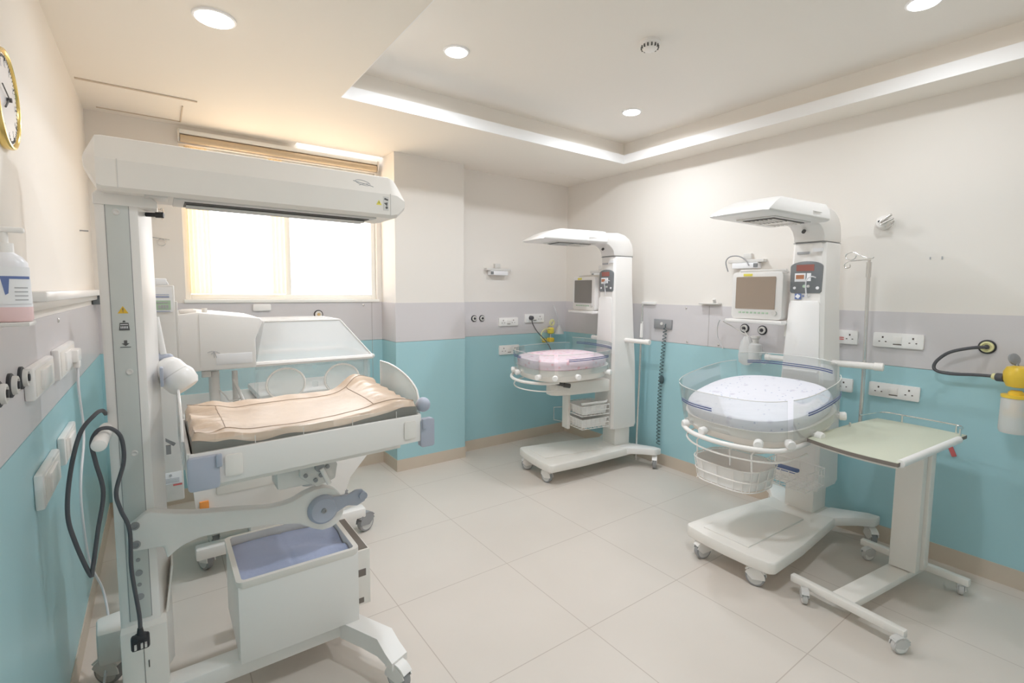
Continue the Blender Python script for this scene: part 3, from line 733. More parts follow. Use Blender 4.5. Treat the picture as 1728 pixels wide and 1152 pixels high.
def mattress():
    nx, ny = 72, 40; vs = []; fs = []
    x0, x1, y0, y1 = .066, .822, 1.818, 2.312
    rnd = random.Random(7); ph = [(rnd.uniform(0, 6), rnd.uniform(0, 6), rnd.uniform(.6, 1.4)) for _ in range(8)]
    def H(u, v):
        e = min(u, 1-u, .999)*6; f = min(v, 1-v)*4
        ed = min(1, e)*min(1, f)
        bl = lambda c, w_: math.exp(-((u-c)/w_)**2)
        z = 1.014+.018*bl(.0, .16)+.012*bl(.14, .05)*(.5+.5*v)
        z += (.020+.036*v)*bl(.88, .10)+.012*max(0, (u-.6)/.4)
        z += .018*max(0, (v-.80)/.20)
        en = max(0, (abs(u-.5)-.30)/.20)
        for a, c, k in ph[:5]: z += .0045*en*(abs(math.sin(26*k*(v-.5)/(abs(u-.5)+.4)+a+3*u))-.5)
        for a, c, k in ph[:3]: z += .0040*en*math.sin(30*k*u+12*v+a)
        for a, c, k in ph[5:]: z += .0030*max(0, (abs(v-.5)-.32)/.18)*math.sin(24*k*u+9*v+a)
        z += .005*math.sin(9*u+1)*math.sin(5*v)
        return z
    for j in range(ny+1):
        for i in range(nx+1):
            u, v = i/nx, j/ny
            vs.append((x0+(x1-x0)*u, y0+(y1-y0)*v, H(u, v)+sk*(u)-(.022 if (i in (0, nx) or j in (0, ny)) else 0)))
    for j in range(ny):
        for i in range(nx): a = j*(nx+1)+i; fs.append([a, a+1, a+nx+2, a+nx+1])
    b = MB(); b.mat(0).add(vs, fs)
    # sides
    edge = [j for j in range(nx+1)]+[j*(nx+1)+nx for j in range(1, ny+1)]+[ny*(nx+1)+i for i in range(nx-1, -1, -1)]+[j*(nx+1) for j in range(ny-1, 0, -1)]
    top = [vs[k] for k in edge]; bot = [(p[0], p[1], .906+sk*(p[0]-.05)/.75) for p in top]; mid = [(p[0], p[1], p[2]-.010) for p in top]
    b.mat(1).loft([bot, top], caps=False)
    s_ = MB(); P_ = lambda u, v: (x0+(x1-x0)*u, y0+(y1-y0)*v, H(u, v)+sk*u+.0005)
    for (a0, b0, a1, b1) in ((.13, .14, .80, .14), (.13, .86, .80, .86), (.13, .14, .13, .86), (.80, .14, .80, .86), (.01, .02, .13, .14), (.01, .98, .13, .86), (.80, .14, .99, .02), (.80, .86, .99, .98)):
        s_.tube([P_(a0+(a1-a0)*i/40, b0+(b1-b0)*i/40) for i in range(41)], .0016, 5)
    return b, s_
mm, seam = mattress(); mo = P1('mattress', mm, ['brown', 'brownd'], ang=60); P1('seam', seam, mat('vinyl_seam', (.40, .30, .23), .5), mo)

def endpanel(x, y0, y1, z0, z1, lean=0):
    # clear end board with a quarter-round top corner toward the viewer
    pts = [(y0, z0), (y1, z0), (y1, z1)]
    for i in range(1, 9):
        a = R(90+70*i/8); pts.append((y1-.04+(y1-.04-y0)*math.cos(a), z0+.10+(z1-z0-.10)*math.sin(a)))
    pts.append((y0, z0+.09))
    return MB().prism(pts, (x, 0, 0), (0, 1, 0), (0, 0, 1), (.006, 0, 0))
e1 = P1('end_board', endpanel(.842, 1.84, 2.27, .95, 1.165), 'milky', label='milky clear acrylic end board')
e2 = P1('end_board', endpanel(.040, 1.84, 2.27, .93, 1.165), 'milky', label='milky clear acrylic end board')
def erim(x, z0, z1, parent):
    y0, y1 = 1.84, 2.27
    pts = [(x+.003, y1, z0), (x+.003, y1, z1)]
    for i in range(1, 9):
        a = R(90+70*i/8); pts.append((x+.003, y1-.04+(y1-.04-y0)*math.cos(a), z0+.10+(z1-z0-.10)*math.sin(a)))
    pts.append((x+.003, y0, z0+.09)); MB().tube(pts, .0042, 6).build('board_rim', 'white2', parent)
erim(.842, .95, 1.165, e1); erim(.040, .93, 1.165, e2)
b = MB().lathe((.055, 1.765, 0.875), (0, 0, 1), [(0, .030), (.005, .034), (.098, .036), (.102, .032)], 20)
b2 = MB(); b2.prism(rrect(.085, .105, .012), (.092, 1.778, .925), (1, 0, 0), (0, 0, 1), (0, .022, 0), .004); b2.box(.125, .142, 1.772, 1.785, .94, .982, .003)
P1('corner_sleeve', b2, 'blueg', label='blue-grey corner sleeve')
b2 = MB(); b2.prism(rrect(.060, .115, .010), (.860, 1.795, .925), (1, 0, 0), (0, 0, 1), (0, .03, 0), .004); b2.box(.835, .85, 1.785, 1.80, .945, .985, .003)
P1('corner_sleeve', b2, 'blueg', label='blue-grey corner sleeve')
P1('corner_knob', MB().sphere((.856, 1.83, 1.035), .030, (1, 1, 1), 20), 'blueg')
for x in (.155, .765):
    z = zt(x)-.055; P1('rail_latch', MB().prism(rrect(.05, .072, .008), (x+.02, 1.7995, z), (1, 0, 0), (0, 0, 1), (0, -.005, 0), .002), 'ivory')
b = MB()
for x in (.24, .39, .56, .73): b.box(x-.001, x+.001, 1.8005, 1.803, zt(x)-.0, zt(x)+.028)
P1('acrylic_joint', b, 'greyw')
P1('front_guard', bedbox(.07, .82, 1.803, 1.808, .985, 1.02, 0), 'clear')
# tilt gear under the bed
b = MB(); b.mat(0).prism([(0, .02), (.0, .06), (.10, .075), (.14, .05), (.13, -.01), (.06, -.03)], (.40, 1.93, .775), (1, 0, 0), (0, 0, 1), (0, .02, 0), .006)
b.mat(1)
for x, z in ((.42, .80), (.455, .775), (.475, .79), (.50, .82)): b.cyl((x, 1.93, z), (x, 1.924, z), .008, seg=10)
b.cyl((.47, 1.93, .825), (.47, 1.918, .825), .018, seg=16); P1('tilt_gear', b, ['greyw', 'tyre'])
P1('gear_box', MB().box(.33, .54, 1.99, 2.10, .735, .815, .018), 'white')
P1('gear_rod', MB().cyl((.475, 1.92, .82), (.505, 1.93, .75), .009), 'white'); P1('bed_post', MB().cyl((.46, 2.05, .72), (.46, 2.05, .88), .03), 'white')
# examination lamp on the column
lp = [(-.006, 2.13, 1.40), (.004, 2.14, 1.33), (.014, 2.13, 1.265)]
b = MB().tube([(-.01, 2.12, 1.40), (.000, 2.12, 1.32), (.006, 2.12, 1.27)], .011, 10, smooth=5); P1('lamp_arm', b, 'white2')
b = MB().cyl((-.012, 2.12, 1.262), (.022, 2.12, 1.256), .014).sphere((.022, 2.12, 1.256), .015); P1('lamp_joint', b, 'blueg')
d = Vector((.55, -.25, -.80)).normalized(); c = Vector((.002, 2.115, 1.250))
b = MB(); b.mat(0).lathe(c, d, [(0, .012), (.010, .032), (.030, .043), (.062, .047), (.066, .050), (.080, .054), (.110, .050), (.125, .040), (.128, .030)], 28)
b.mat(1).lathe(c+d*.062, d, [(0, .0478), (.004, .0500)], 28)
P1('lamp_head', b, ['white2', 'greyw'])
P1('blue_clip', MB().box(-.006, .004, 2.02, 2.06, 1.17, 1.235, .003), 'blueg'); b = MB(); b.mat(1).prism([(0, 0), (.028, -.022), (.022, -.03), (0, -.01)], (.0, 2.05, .985), (1, 0, 0), (0, 0, 1), (0, .01, 0)); b.box(.0, .014, 2.045, 2.06, .93, .96); P1('column_clip', b, ['blueg', 'tyre'])
P1('top_knob', MB().cyl((-.02, 2.06, 1.742), (.006, 2.05, 1.742), .007).cyl((.006, 2.05, 1.742), (.028, 2.045, 1.742), .0095), 'black')

# storage box on the base, with a blue cloth
sb = empty('storage_box', (.39, 2.10, .165), 'white open storage box standing on the base of the large left warmer', 'box')
b = MB().box(.182, .604, 1.905, 1.913, .166, .452, .002).box(.182, .190, 1.913, 2.285, .166, .452, .002).box(.596, .604, 1.913, 2.285, .166, .452, .002).box(.182, .604, 2.285, 2.293, .166, .452, .002).box(.190, .596, 1.913, 2.285, .166, .172)
b.build('body', 'white', sb)
ro = [(p[0]+.393, p[1]+2.099, 0) for p in rrect(.430, .400, .022)]; ri = [(p[0]+.393, p[1]+2.099, 0) for p in rrect(.395, .368, .014)]
zz = lambda L, z: [(p[0], p[1], z) for p in L]
MB().loft([zz(ri, .425), zz(ro, .4535), zz(ro, .472), zz(ri, .472)], closed=True).build('rim', 'ivory', sb)
b = MB(); b.box(.612, .668, 1.955, 2.29, .19, .425, .002); b.mat(1).box(.620, .662, 1.965, 2.28, .4255, .427); b.box(.618, .650, 1.9535, 1.956, .315, .345); b.box(.618, .640, 1.9535, 1.956, .20, .222)
b.build('side_rack', ['ivory', 'edge'], sb)
def cloth():
    nx, ny = 44, 36; vs, fs = [], []
    for j in range(ny+1):
        for i in range(nx+1):
            u, v = i/nx, j/ny
            z = .438+.008*math.sin(14*v+5*u*u)*u+.006*math.sin(9*u+3)*math.sin(6*v)+.009*abs(math.sin(11*v+4*u+2*math.sin(5*u)))*max(0, u-.3)
            z -= .004*math.exp(-((u-.47)/.02)**2)
            vs.append((.200+.386*u, 1.922+.355*v, z))
    for j in range(ny):
        for i in range(nx): a = j*(nx+1)+i; fs.append([a, a+1, a+nx+2, a+nx+1])
    n = len(vs); vs += [(p[0], p[1], p[2]-.05) for p in vs]; fs += [[q+n for q in f[::-1]] for f in fs]
    ring = list(range(nx+1))+[j*(nx+1)+nx for j in range(1, ny+1)]+[ny*(nx+1)+i for i in range(nx-1, -1, -1)]+[j*(nx+1) for j in range(ny-1, 0, -1)]
    fs += [[ring[k], ring[(k+1) % len(ring)], ring[(k+1) % len(ring)]+n, ring[k]+n] for k in range(len(ring))]
    return MB().add(vs, fs)
tag(cloth().build('folded_cloth', 'bluecloth', ang=60), 'pale blue folded cloth lying in the open white storage box', 'cloth')

# mains lead looped over the push handle, white lead from the wall socket
b = MB().tube([(-.150, 2.02, 1.10), (-.152, 1.95, 1.125), (-.165, 1.90, 1.125), (-.200, 1.89, 1.075), (-.228, 1.90, .96), (-.240, 1.90, .84), (-.228, 1.90, .75), (-.200, 1.90, .640), (-.193, 1.90, .66), (-.176, 1.90, .77), (-.158, 1.90, .885),
          (-.170, 1.895, .98), (-.176, 1.89, 1.04), (-.166, 1.885, 1.072), (-.150, 1.885, 1.084), (-.128, 1.89, 1.078), (-.108, 1.895, 1.045), (-.106, 1.90, .97), (-.128, 1.90, .88), (-.120, 1.90, .82), (-.102, 1.90, .75), (-.103, 1.90, .62), (-.091, 1.90, .47), (-.091, 1.90, .415)], .0058, 10, smooth=8)
ml = b.build('power_lead', 'cord'); tag(ml, 'dark grey power lead looped over the left warmer handle', 'cable')
b = MB().lathe((-.091, 1.90, .425), (0, 0, -1), [(0, .007), (.02, .010), (.024, .018), (.03, .020)], 12).box(-.116, -.068, 1.888, 1.913, .355, .402, .007)
b.mat(1)
for x in (-.104, -.088, -.078): b.box(x-.003, x+.003, 1.876, 1.89, .368, .380)
b.build('plug', ['black', 'greyw'], ml)
b = MB().tube([(-.270, 2.625, 1.205), (-.271, 2.61, 1.09), (-.27, 2.66, .90), (-.272, 2.50, .75), (-.27, 2.46, .62), (-.262, 2.50, .42), (-.235, 2.56, .27), (-.215, 2.48, .17), (-.215, 2.38, .10), (-.225, 2.25, .03), (-.245, 2.05, .005), (-.26, 1.85, .005)], .0045, 8, smooth=8)
wl = b.build('white_lead', 'wcord'); tag(wl, 'white cable hanging from the wall socket by the left wall', 'cable')
MB().box(-.298, -.262, 2.58, 2.68, 1.205, 1.255, .006).box(-.282, -.262, 2.60, 2.65, 1.18, 1.21, .006).build('plug', 'white', wl)

# ------------------------------------------------------------------ incubator behind
inc = empty('incubator', (.5, 3.15, 0), 'clear-hooded infant incubator with white control box in front of the window', 'incubator')
def PI_(name, mb, m, parent=inc, ang=38): return mb.build(name, m, parent, ang)
Y0, Y1 = 2.90, 3.44
PI_('deck', MB().box(.07, 1.03, Y0-.02, Y1+.02, .82, .88, .015), 'white')
PI_('skirt', MB().loft([[(x0, y0, z), (x1, y0, z), (x1, y1, z), (x0, y1, z)] for z, x0, x1, y0, y1 in ((.30, .12, .86, Y0+.02, Y1-.03), (.38, .11, .885, Y0+.01, Y1-.02), (.50, .10, .985, Y0, Y1), (.82, .09, 1.0, Y0, Y1))]), 'white')
b = MB(); b.mat(0).box(.20, .78, Y0-.008, Y0+.012, .44, .60, .006); b.mat(1).box(.125, .165, Y0-.006, Y0+.013, .355, .42, .002); b.mat(2).box(.42, .49, Y0-.012, Y0+.008, .50, .56, .002)
PI_('drawer_front', b, ['ivory', 'orange', 'wood'])
PI_('base_frame', MB().box(.10, .98, Y0+.02, Y0+.10, .10, .16, .01).box(.10, .98, Y1-.10, Y1-.02, .10, .16, .01).box(.35, .65, Y0+.05, Y1-.05, .14, .34, .02), 'white')
for (x, y, h) in ((.20, 3.28, -1.4), (.975, 2.95, .4), (.95, 3.40, .4), (.15, 3.02, 2)): caster(inc, x, y, .118, .055, .035, h, 'white' if x < .5 else 'tyre')
zr = 1.105; zb_ = .885
# side glass: front wall with two port holes
def porthole_wall(y):
    t = .005; b = MB()
    b.box(.40, 1.00, y, y+t, .885, .90); b.box(.40, 1.00, y, y+t, 1.075, zr)
    ports = ((.545, .985), (.845, .985)); rx, rz = .095, .083
    xs = [.40, .695, 1.00]
    for k, (cx, cz) in enumerate(ports):
        X0, X1 = xs[k], xs[k+1]; n = 32; out = []; inn = []
        for i in range(n):
            a = 2*PI*i/n; c, s_ = math.cos(a), math.sin(a)
            inn.append((cx+rx*c, cz+rz*s_))
            hx, hz = (X1-cx if c > 0 else cx-X0), (1.075-cz if s_ > 0 else cz-.90)
            q = min(hx/abs(c) if abs(c) > 1e-6 else 9e9, hz/abs(s_) if abs(s_) > 1e-6 else 9e9); out.append((cx+q*c, cz+q*s_))
        vs = [(p[0], y+t/2, p[1]) for p in out+inn]; b.add(vs, [[i, (i+1) % n, n+(i+1) % n, n+i] for i in range(n)])
    return b
fw = PI_('front_wall', porthole_wall(Y0), 'hood')
for cx in (.545, .845):
    cz = .985
    b = MB().tube([(cx+.097*math.cos(2*PI*i/32), Y0-.004, cz+.085*math.sin(2*PI*i/32)) for i in range(32)], .006, 6, closed=True)
    o = b.build('port_ring', 'ivory', fw)
    MB().lathe((0, 0, 0), (0, 1, 0), [(0, .085), (.004, .085)], 28).build('x', 'hood', None) if 0 else None
    MB().prism([(.092*math.cos(2*PI*i/28), .081*math.sin(2*PI*i/28)) for i in range(28)], (cx, Y0-.010, cz), (1, 0, 0), (0, 0, 1), (0, .005, 0)).build('port_door', 'portd', fw)
b = MB().box(.68, .71, Y0-.016, Y0, .955, .985, .004).box(.392, .408, Y0-.012, Y0, .90, 1.08, .003); b.build('port_latch', 'clear', fw)
PI_('rear_wall', MB().box(.10, 1.00, Y1-.005, Y1, .885, zr), 'hood'); PI_('end_wall', MB().box(.995, 1.00, Y0, Y1, .885, zr), 'hood')
PI_('corner_post', MB().box(.975, 1.010, Y0-.012, Y0+.012, .88, 1.10, .006), 'hood')
# canopy: sloped clear lid on a white rim
b = MB()
b.tube([(.075, Y0-.015, zr), (1.02, Y0-.015, zr), (1.03, Y0, zr), (1.03, Y1, zr), (.08, Y1, zr)], .014, 8)
PI_('hood_rim', b, 'white')
zt_ = 1.325
front = [(.425, Y0-.005, zr+.01), (.425, Y0+.05, zt_), (.85, Y0+.05, zt_), (1.02, Y0-.005, zr+.01)]
V = [(.405, Y0-.010, zr+.01), (1.02, Y0-.010, zr+.01), (.86, Y0+.07, zt_), (.46, Y0+.07, zt_), (.405, Y1, zr+.01), (1.02, Y1, zr+.01), (.86, Y1-.07, zt_), (.46, Y1-.07, zt_)]
b = MB().add(V, [[0, 1, 2, 3], [4, 7, 6, 5], [1, 5, 6, 2], [3, 2, 6, 7], [0, 3, 7, 4]])
cn = PI_('canopy', b, 'hoodtop', ang=0)
md = cn.modifiers.new('thickness', 'SOLIDIFY'); md.thickness = .004
b = MB().tube([V[3], V[2], V[1]], .0055, 6).tube([V[7], V[6], V[5]], .004, 6).tube([V[2], V[6]], .005, 6); b.build('canopy_edge', 'white2', cn)
# control box
pts = [(.068, zr-.01), (.068, 1.375), (.155, 1.385), (.425, 1.352), (.435, 1.335), (.40, 1.245), (.40, zr-.01)]
PI_('control_box', MB().prism(pts, (0, Y0-.045, 0), (1, 0, 0), (0, 0, 1), (0, .56, 0), .010), 'white2', ang=30)
PI_('control_seam', MB().box(.155, .157, Y0-.047, Y0-.044, zr+.01, 1.375), 'greyw')
b = MB(); b.mat(0).box(.22, .38, Y0-.047, Y0-.044, zr+.015, zr+.07, .004)
b.mat(1).tube([(.185, Y0-.048, 1.185), (.205, Y0-.048, 1.192), (.225, Y0-.048, 1.187), (.238, Y0-.048, 1.180)], .0012, 5); b.tube([(.20, Y0-.048, 1.176), (.212, Y0-.048, 1.188), (.214, Y0-.048, 1.158)], .0012, 5); b.tube([(.214, Y0-.048, 1.188), (.224, Y0-.048, 1.158)], .0012, 5)
PI_('front_badge', b, ['label', 'txt'])
PI_('top_fittings', MB().box(.08, .15, Y0, Y0+.07, 1.380, 1.395, .004).cyl((.185, Y0+.02, 1.375), (.185, Y0+.02, 1.402), .012).cyl((.09, Y0+.03, 1.39), (.14, Y0+.03, 1.393), .008), 'ivory')
b = MB()
b.cyl((.215, Y0+.04, .90), (.215, Y0+.04, 1.08), .024, seg=16); b.cyl((.31, Y0+.06, .90), (.31, Y0+.06, 1.07), .014, seg=12)
b.cyl((.30, Y0+.03, 1.03), (.345, Y0+.0, .90), .009, seg=10); b.tube([(.22, Y0+.03, 1.00), (.26, Y0+.02, .95), (.28, Y0+.02, .92), (.34, Y0+.02, .93)], .004, 6, smooth=5); b.box(.16, .20, Y0, Y0+.03, 1.055, 1.085, .004)
PI_('inner_tubes', b, 'greyw')
PI_('hood_mattress', MB().box(.42, .97, Y0+.04, Y1-.04, .885, .925, .015), 'white2')

# tall slab cabinet behind the post
tc_ = empty('gas_cabinet', (.02, 2.85, 0), 'tall narrow pale grey cabinet with small labels behind the large warmer post', 'cabinet')
MB().box(-.070, .062, 2.77, 2.86, .50, 1.515, .006).build('body', 'greyw', tc_)
MB().box(-.070, -.040, 2.80, 2.83, .02, .505, .004).box(-.12, -.02, 2.76, 2.87, .0, .02, .004).build('stand', 'ivory', tc_)
b = MB(); b.mat(0).box(-.030, .055, 2.768, 2.771, 1.392, 1.505); b.mat(1).box(-.020, .042, 2.7665, 2.7685, 1.459, 1.463); b.box(-.020, .042, 2.7665, 2.7685, 1.47, 1.4715)
b.mat(2).box(-.022, .046, 2.7665, 2.7685, 1.402, 1.445); b.mat(3).box(-.010, .036, 2.7655, 2.7668, 1.433, 1.438)
for i in range(4): b.box(.000+i*.010, .007+i*.010, 2.7655, 2.7668, 1.408, 1.424)
b.mat(1).box(-.020, .044, 2.7665, 2.7685, 1.394, 1.3955)
b.build('upper_label', ['label', 'navy', 'green', 'txt'], tc_)
b = MB(); b.mat(0).box(-.025, .055, 2.768, 2.771, .585, .64); b.mat(1).cyl((.012, 2.768, .627), (.012, 2.7665, .627), .006, seg=12)
for i in range(4): b.box(-.018, .045, 2.7665, 2.7685, .592+i*.006, .594+i*.006)
b.mat(2).box(.02, .055, 2.7665, 2.7685, .575, .582); b.build('lower_label', ['label', 'txt', 'red'], tc_)
b = MB().box(-.06, .035, 2.78, 2.84, 1.515, 1.545, .004).tube([(.020, 2.79, 1.517), (.034, 2.785, 1.53), (.04, 2.785, 1.517)], .004, 6, smooth=4); b.build('top_fitting', 'label', tc_)
b = MB().box(.060, .072, 2.775, 2.79, 1.10, 1.44, .002); b.build('side_channel', 'greyw', tc_)
# board leaning at the far left corner
tag(MB().box(-.27, -.14, 4.03, 4.05, .102, .30, .003).build('wooden_board', 'wood'), 'small yellow wooden board standing low against the wall behind the left warmer post', 'board')

# ------------------------------------------------------------------ overbed table at the right
tb = empty('overbed_table', (2.80, .80, 0), 'overbed table with pale green top on a white H-shaped castor base', 'table')
def quad(L, z0, z1, bev=0): 
    return MB().prism(L, (0, 0, z0), (1, 0, 0), (0, 1, 0), (0, 0, z1-z0), bev)
# axes of the table: u along its depth, v across
A = Vector((2.508, 1.049)); Bq = Vector((2.44, .665)); Cq = Vector((3.231, .608)); D = Vector((3.252, .998))
def lerp2(u, v): p = A.lerp(Bq, v).lerp(D.lerp(Cq, v), u); return (p.x, p.y)
out = []
for i in range(9): v = i/8; out.append(lerp2(-.035*math.sin(PI*v), v))
for i in range(9): u = i/8; q = lerp2(u, 1); out.append(q)
for i in range(9): v = 1-i/8; out.append(lerp2(1+.02*math.sin(PI*v), v))
for i in range(9): u = 1-i/8; q = lerp2(u, -.05*math.sin(PI*u)); out.append(q)
dd = [out[0]]
for q in out[1:]:
    if (Vector(q)-Vector(dd[-1])).length > 1e-4: dd.append(q)
if (Vector(dd[0])-Vector(dd[-1])).length < 1e-4: dd.pop()
quad(dd, .786, .802).build('tabletop', ['edge'], tb)
cen = Vector((2.86, .83)); ins = [tuple(cen+(Vector(q)-cen)*.994) for q in dd]
quad(ins, .802, .8035).build('laminate', 'tabletop', tb)
ins = [tuple(cen+(Vector(q)-cen)*.93) for q in dd]
quad(ins, .770, .786).build('underframe', 'ivory', tb)
g0, g1 = Vector((*lerp2(.03, 1.0), .797)), Vector((*lerp2(.86, 1.0), .797))
b = MB().tube([g0, g0.lerp(g1, .3), g0.lerp(g1, .7), g1], .0165, 12); b.build('side_rail', 'white2', tb)
b = MB()
rb = [(*lerp2(.40, -.02), .835), (*lerp2(.75, -.03), .842), (*lerp2(1.0, .06), .842), (*lerp2(1.02, .3), .842), (*lerp2(1.02, .7), .842), (*lerp2(1.0, .94), .842), (*lerp2(.93, .97), .835)]
b.tube(rb[1:], .0035, 8, smooth=5)
for (u, v) in ((.55, .02), (1.0, .3), (.985, .90), (.93, .97)): x, y = lerp2(u, v); b.cyl((x, y, .80), (x, y, .842 if u > .6 else .826), .005, seg=10)
b.build('gallery_rail', 'chrome', tb)
# column: two nested box sections
b = MB(); b.box(3.010, 3.075, .715, .83, .098, .775, .006); b.build('column', 'ivory', tb)
b = MB(); b.box(3.078, 3.150, .70, .80, .098, .775, .006); b.build('column', 'ivory', tb)
b = MB(); b.box(2.945, 3.18, .68, .86, .742, .772, .006); b.build('column_head', 'ivory', tb)
# base H frame
def bar(p, q, w, z0, z1, b=None, bev=.006):
    p, q = Vector(p), Vector(q); t = (q-p).normalized(); s_ = Vector((-t.y, t.x))*w/2
    return (b or MB()).prism([tuple(p-s_), tuple(q-s_), tuple(q+s_), tuple(p+s_)], (0, 0, z0), (1, 0, 0), (0, 1, 0), (0, 0, z1-z0), bev)
bar((2.515, 1.085), (2.465, .60), .036, .062, .098).build('base_foot', 'ivory', tb)
bar((3.215, 1.02), (3.175, .54), .036, .062, .098).build('base_foot', 'ivory', tb)
bar((2.50, .855), (3.19, .765), .10, .060, .095).build('base_spine', 'ivory', tb)
for (x, y, h) in ((2.435, .620, -.6), (2.482, 1.01, -2.6), (3.188, .965, 2.6), (3.184, .572, .3)): caster(tb, x, y, .066, .034, .024, h, 'wheel', 'wheel', 'white2')
# ------------------------------------------------------------------ drip stands clamped to the warmers
iv = empty('drip_pole', (3.30, 1.10, 0), 'steel drip pole with scroll hooks clamped beside the nearer warmer', 'drip pole')
MB().cyl((3.297, 1.094, .70), (3.297, 1.094, 1.10), .0105).cyl((3.297, 1.094, 1.10), (3.303, 1.106, 1.655), .0095).build('pole', 'steel', iv)
MB().cyl((3.303, 1.106, 1.60), (3.303, 1.106, 1.685), .013).cyl((3.303, 1.106, 1.685), (3.303, 1.106, 1.70), .008).build('pole_collar', 'steel', iv)
sc = [(3.303, 1.106, 1.70), (3.31, 1.14, 1.699), (3.31, 1.18, 1.697), (3.31, 1.215, 1.693), (3.31, 1.235, 1.675), (3.31, 1.225, 1.655), (3.31, 1.205, 1.66), (3.31, 1.205, 1.675)]
sc2 = [(3.303, 1.085, 1.713), (3.303, 1.095, 1.705), (3.30, 1.13, 1.715), (3.29, 1.165, 1.735), (3.285, 1.19, 1.745), (3.28, 1.215, 1.735), (3.28, 1.22, 1.715), (3.28, 1.20, 1.70), (3.28, 1.175, 1.705), (3.28, 1.165, 1.725)]
MB().tube(sc, .003, 7, smooth=6).tube(sc2, .003, 7, smooth=6).build('scroll_hook', 'steel', iv)
iv2 = empty('drip_pole', (3.34, 2.78, 0), 'thin steel drip pole hanging beside the far corner warmer', 'drip pole')
MB().cyl((3.345, 2.80, .03), (3.34, 2.77, 1.40), .009).build('pole', 'steel', iv2)
MB().cyl((3.3425, 2.778, 1.115), (3.341, 2.773, 1.235), .0135).cyl((3.341, 2.773, 1.235), (3.341, 2.773, 1.255), .009).build('pole_collar', 'white2', iv2)

# ------------------------------------------------------------------ fixtures on the walls
def basis(wall):
    if wall == 'R': return (lambda a, z, d: (XR-.006-d, a, z)), Vector((0, -1, 0)), Vector((-1, 0, 0))
    if wall == 'L': return (lambda a, z, d: (XL+.006+d, a, z)), Vector((0, 1, 0)), Vector((1, 0, 0))
    if wall == 'A': return (lambda a, z, d: (a, YA-.006-d, z)), Vector((1, 0, 0)), Vector((0, -1, 0))
    return (lambda a, z, d: (a, YW-.006-d, z)), Vector((1, 0, 0)), Vector((0, -1, 0))
def socket(wall, a, z, w, h, label, sockets=(-.3, .3), switch=True, stripe=None, th=.016):
    f, u, n = basis(wall); c = Vector(f(a, z, 0)); v = Vector((0, 0, 1))
    t = empty('socket_plate', c, label, 'power socket', 'white wall socket plates')
    MB().prism(rrect(w, h, .008), c, u, v, n*th, .003).build('plate', 'white2', t)
    b = MB()
    for s_ in sockets:
        b = MB(); o = c+u*(s_*w)+n*(th-.001)
        g = h*.95
        for dx, dz, ww, hh in ((0, .20*g, .10*g, .13*g), (-.20*g, -.12*g, .10*g, .07*g), (.20*g, -.12*g, .10*g, .07*g)):
            b.prism([(dx-ww/2, dz-hh/2), (dx+ww/2, dz-hh/2), (dx+ww/2, dz+hh/2), (dx-ww/2, dz+hh/2)], o, u, v, n*.002)
        b.build('pin_holes', 'slot', t)
    if switch:
        b = MB(); o = c+n*(th-.001); ww, hh = w*.17, h*.42
        b.mat(0).prism([(-ww/2, -hh*.5), (ww/2, -hh*.5), (ww/2, hh*.6), (-ww/2, hh*.6)], o, u, v, n*.004, .001)
        b.mat(1).prism([(-ww/2, -h*.30), (ww/2, -h*.30), (ww/2, -h*.24), (-ww/2, -h*.24)], o, u, v, n*.002)
        b.build('rocker', ['white', 'slot'], t)
    if stripe: b = MB(); o = c+n*(th-.001)+u*(stripe*w); b.box(o.x-.003, o.x+.001, o.y-.02, o.y+.02, o.z-.018, o.z-.012).box(o.x-.003, o.x+.001, o.y-.02, o.y+.02, o.z-.006, o.z-.001); b.build('red_marks', 'red', t)
    return t
socket('R', .993, 1.232, .245, .085, 'wide white twin socket plate on the grey band, right of the drip pole')
socket('R', .995, .931, .250, .085, 'wide white twin socket plate on the teal wall above the overbed table')
socket('R', 1.265, 1.232, .135, .085, 'white socket plate with red marks between warmer column and drip pole', (.18,), False, stripe=-.20)
socket('R', 1.270, .928, .125, .085, 'lower white single socket plate beside the nearer warmer on the teal wall', (.10,), False)
socket('A', 2.735, 1.205, .225, .080, 'white twin socket plate on the alcove grey band, left one', (-.28, .25))
socket('A', 3.055, 1.232, .240, .085, 'white socket plate with a dark plug on the alcove grey band', (.28,))
socket('A', 2.745, .932, .235, .090, 'white twin socket plate low on the alcove teal wall', (-.28, .28))
socket('W', .62, 1.365, .12, .05, 'slim white plate on the grey band just under the window', (), False)
def lsocket(y0, y1, z0, z1, label, cat_w=True):
    t = empty('switch_plate', (XL+.006, (y0+y1)/2, (z0+z1)/2), label, 'power socket', 'white plates on the left wall'); x = XL+.006
    MB().box(x, x+.022, y0, y1, z0, z1, .006).build('plate', 'white2', t)
    m = (y0+y1)/2; w = y1-y0; h = z1-z0
    MB().box(x+.020, x+.030, m-w*.22, m+w*.22, z0+h*.2, z1-h*.2, .003).build('rocker', 'white2', t)
    MB().box(x+.0215, x+.0235, y0+w*.07, y1-w*.07, z0+h*.10, z1-h*.10, .002).build('frame', 'ivory', t)
lsocket(1.90, 2.235, 1.18, 1.275, 'square white switch plate on the left wall, next to the three round outlets')
lsocket(2.35, 2.75, 1.17, 1.28, 'white socket plate on the left wall with the white plug in it')
lsocket(1.925, 2.225, .855, .96, 'lower white switch plate on the left teal wall, nearer one')
lsocket(2.34, 2.63, .865, .965, 'lower white plate on the left teal wall, farther one behind the cable')
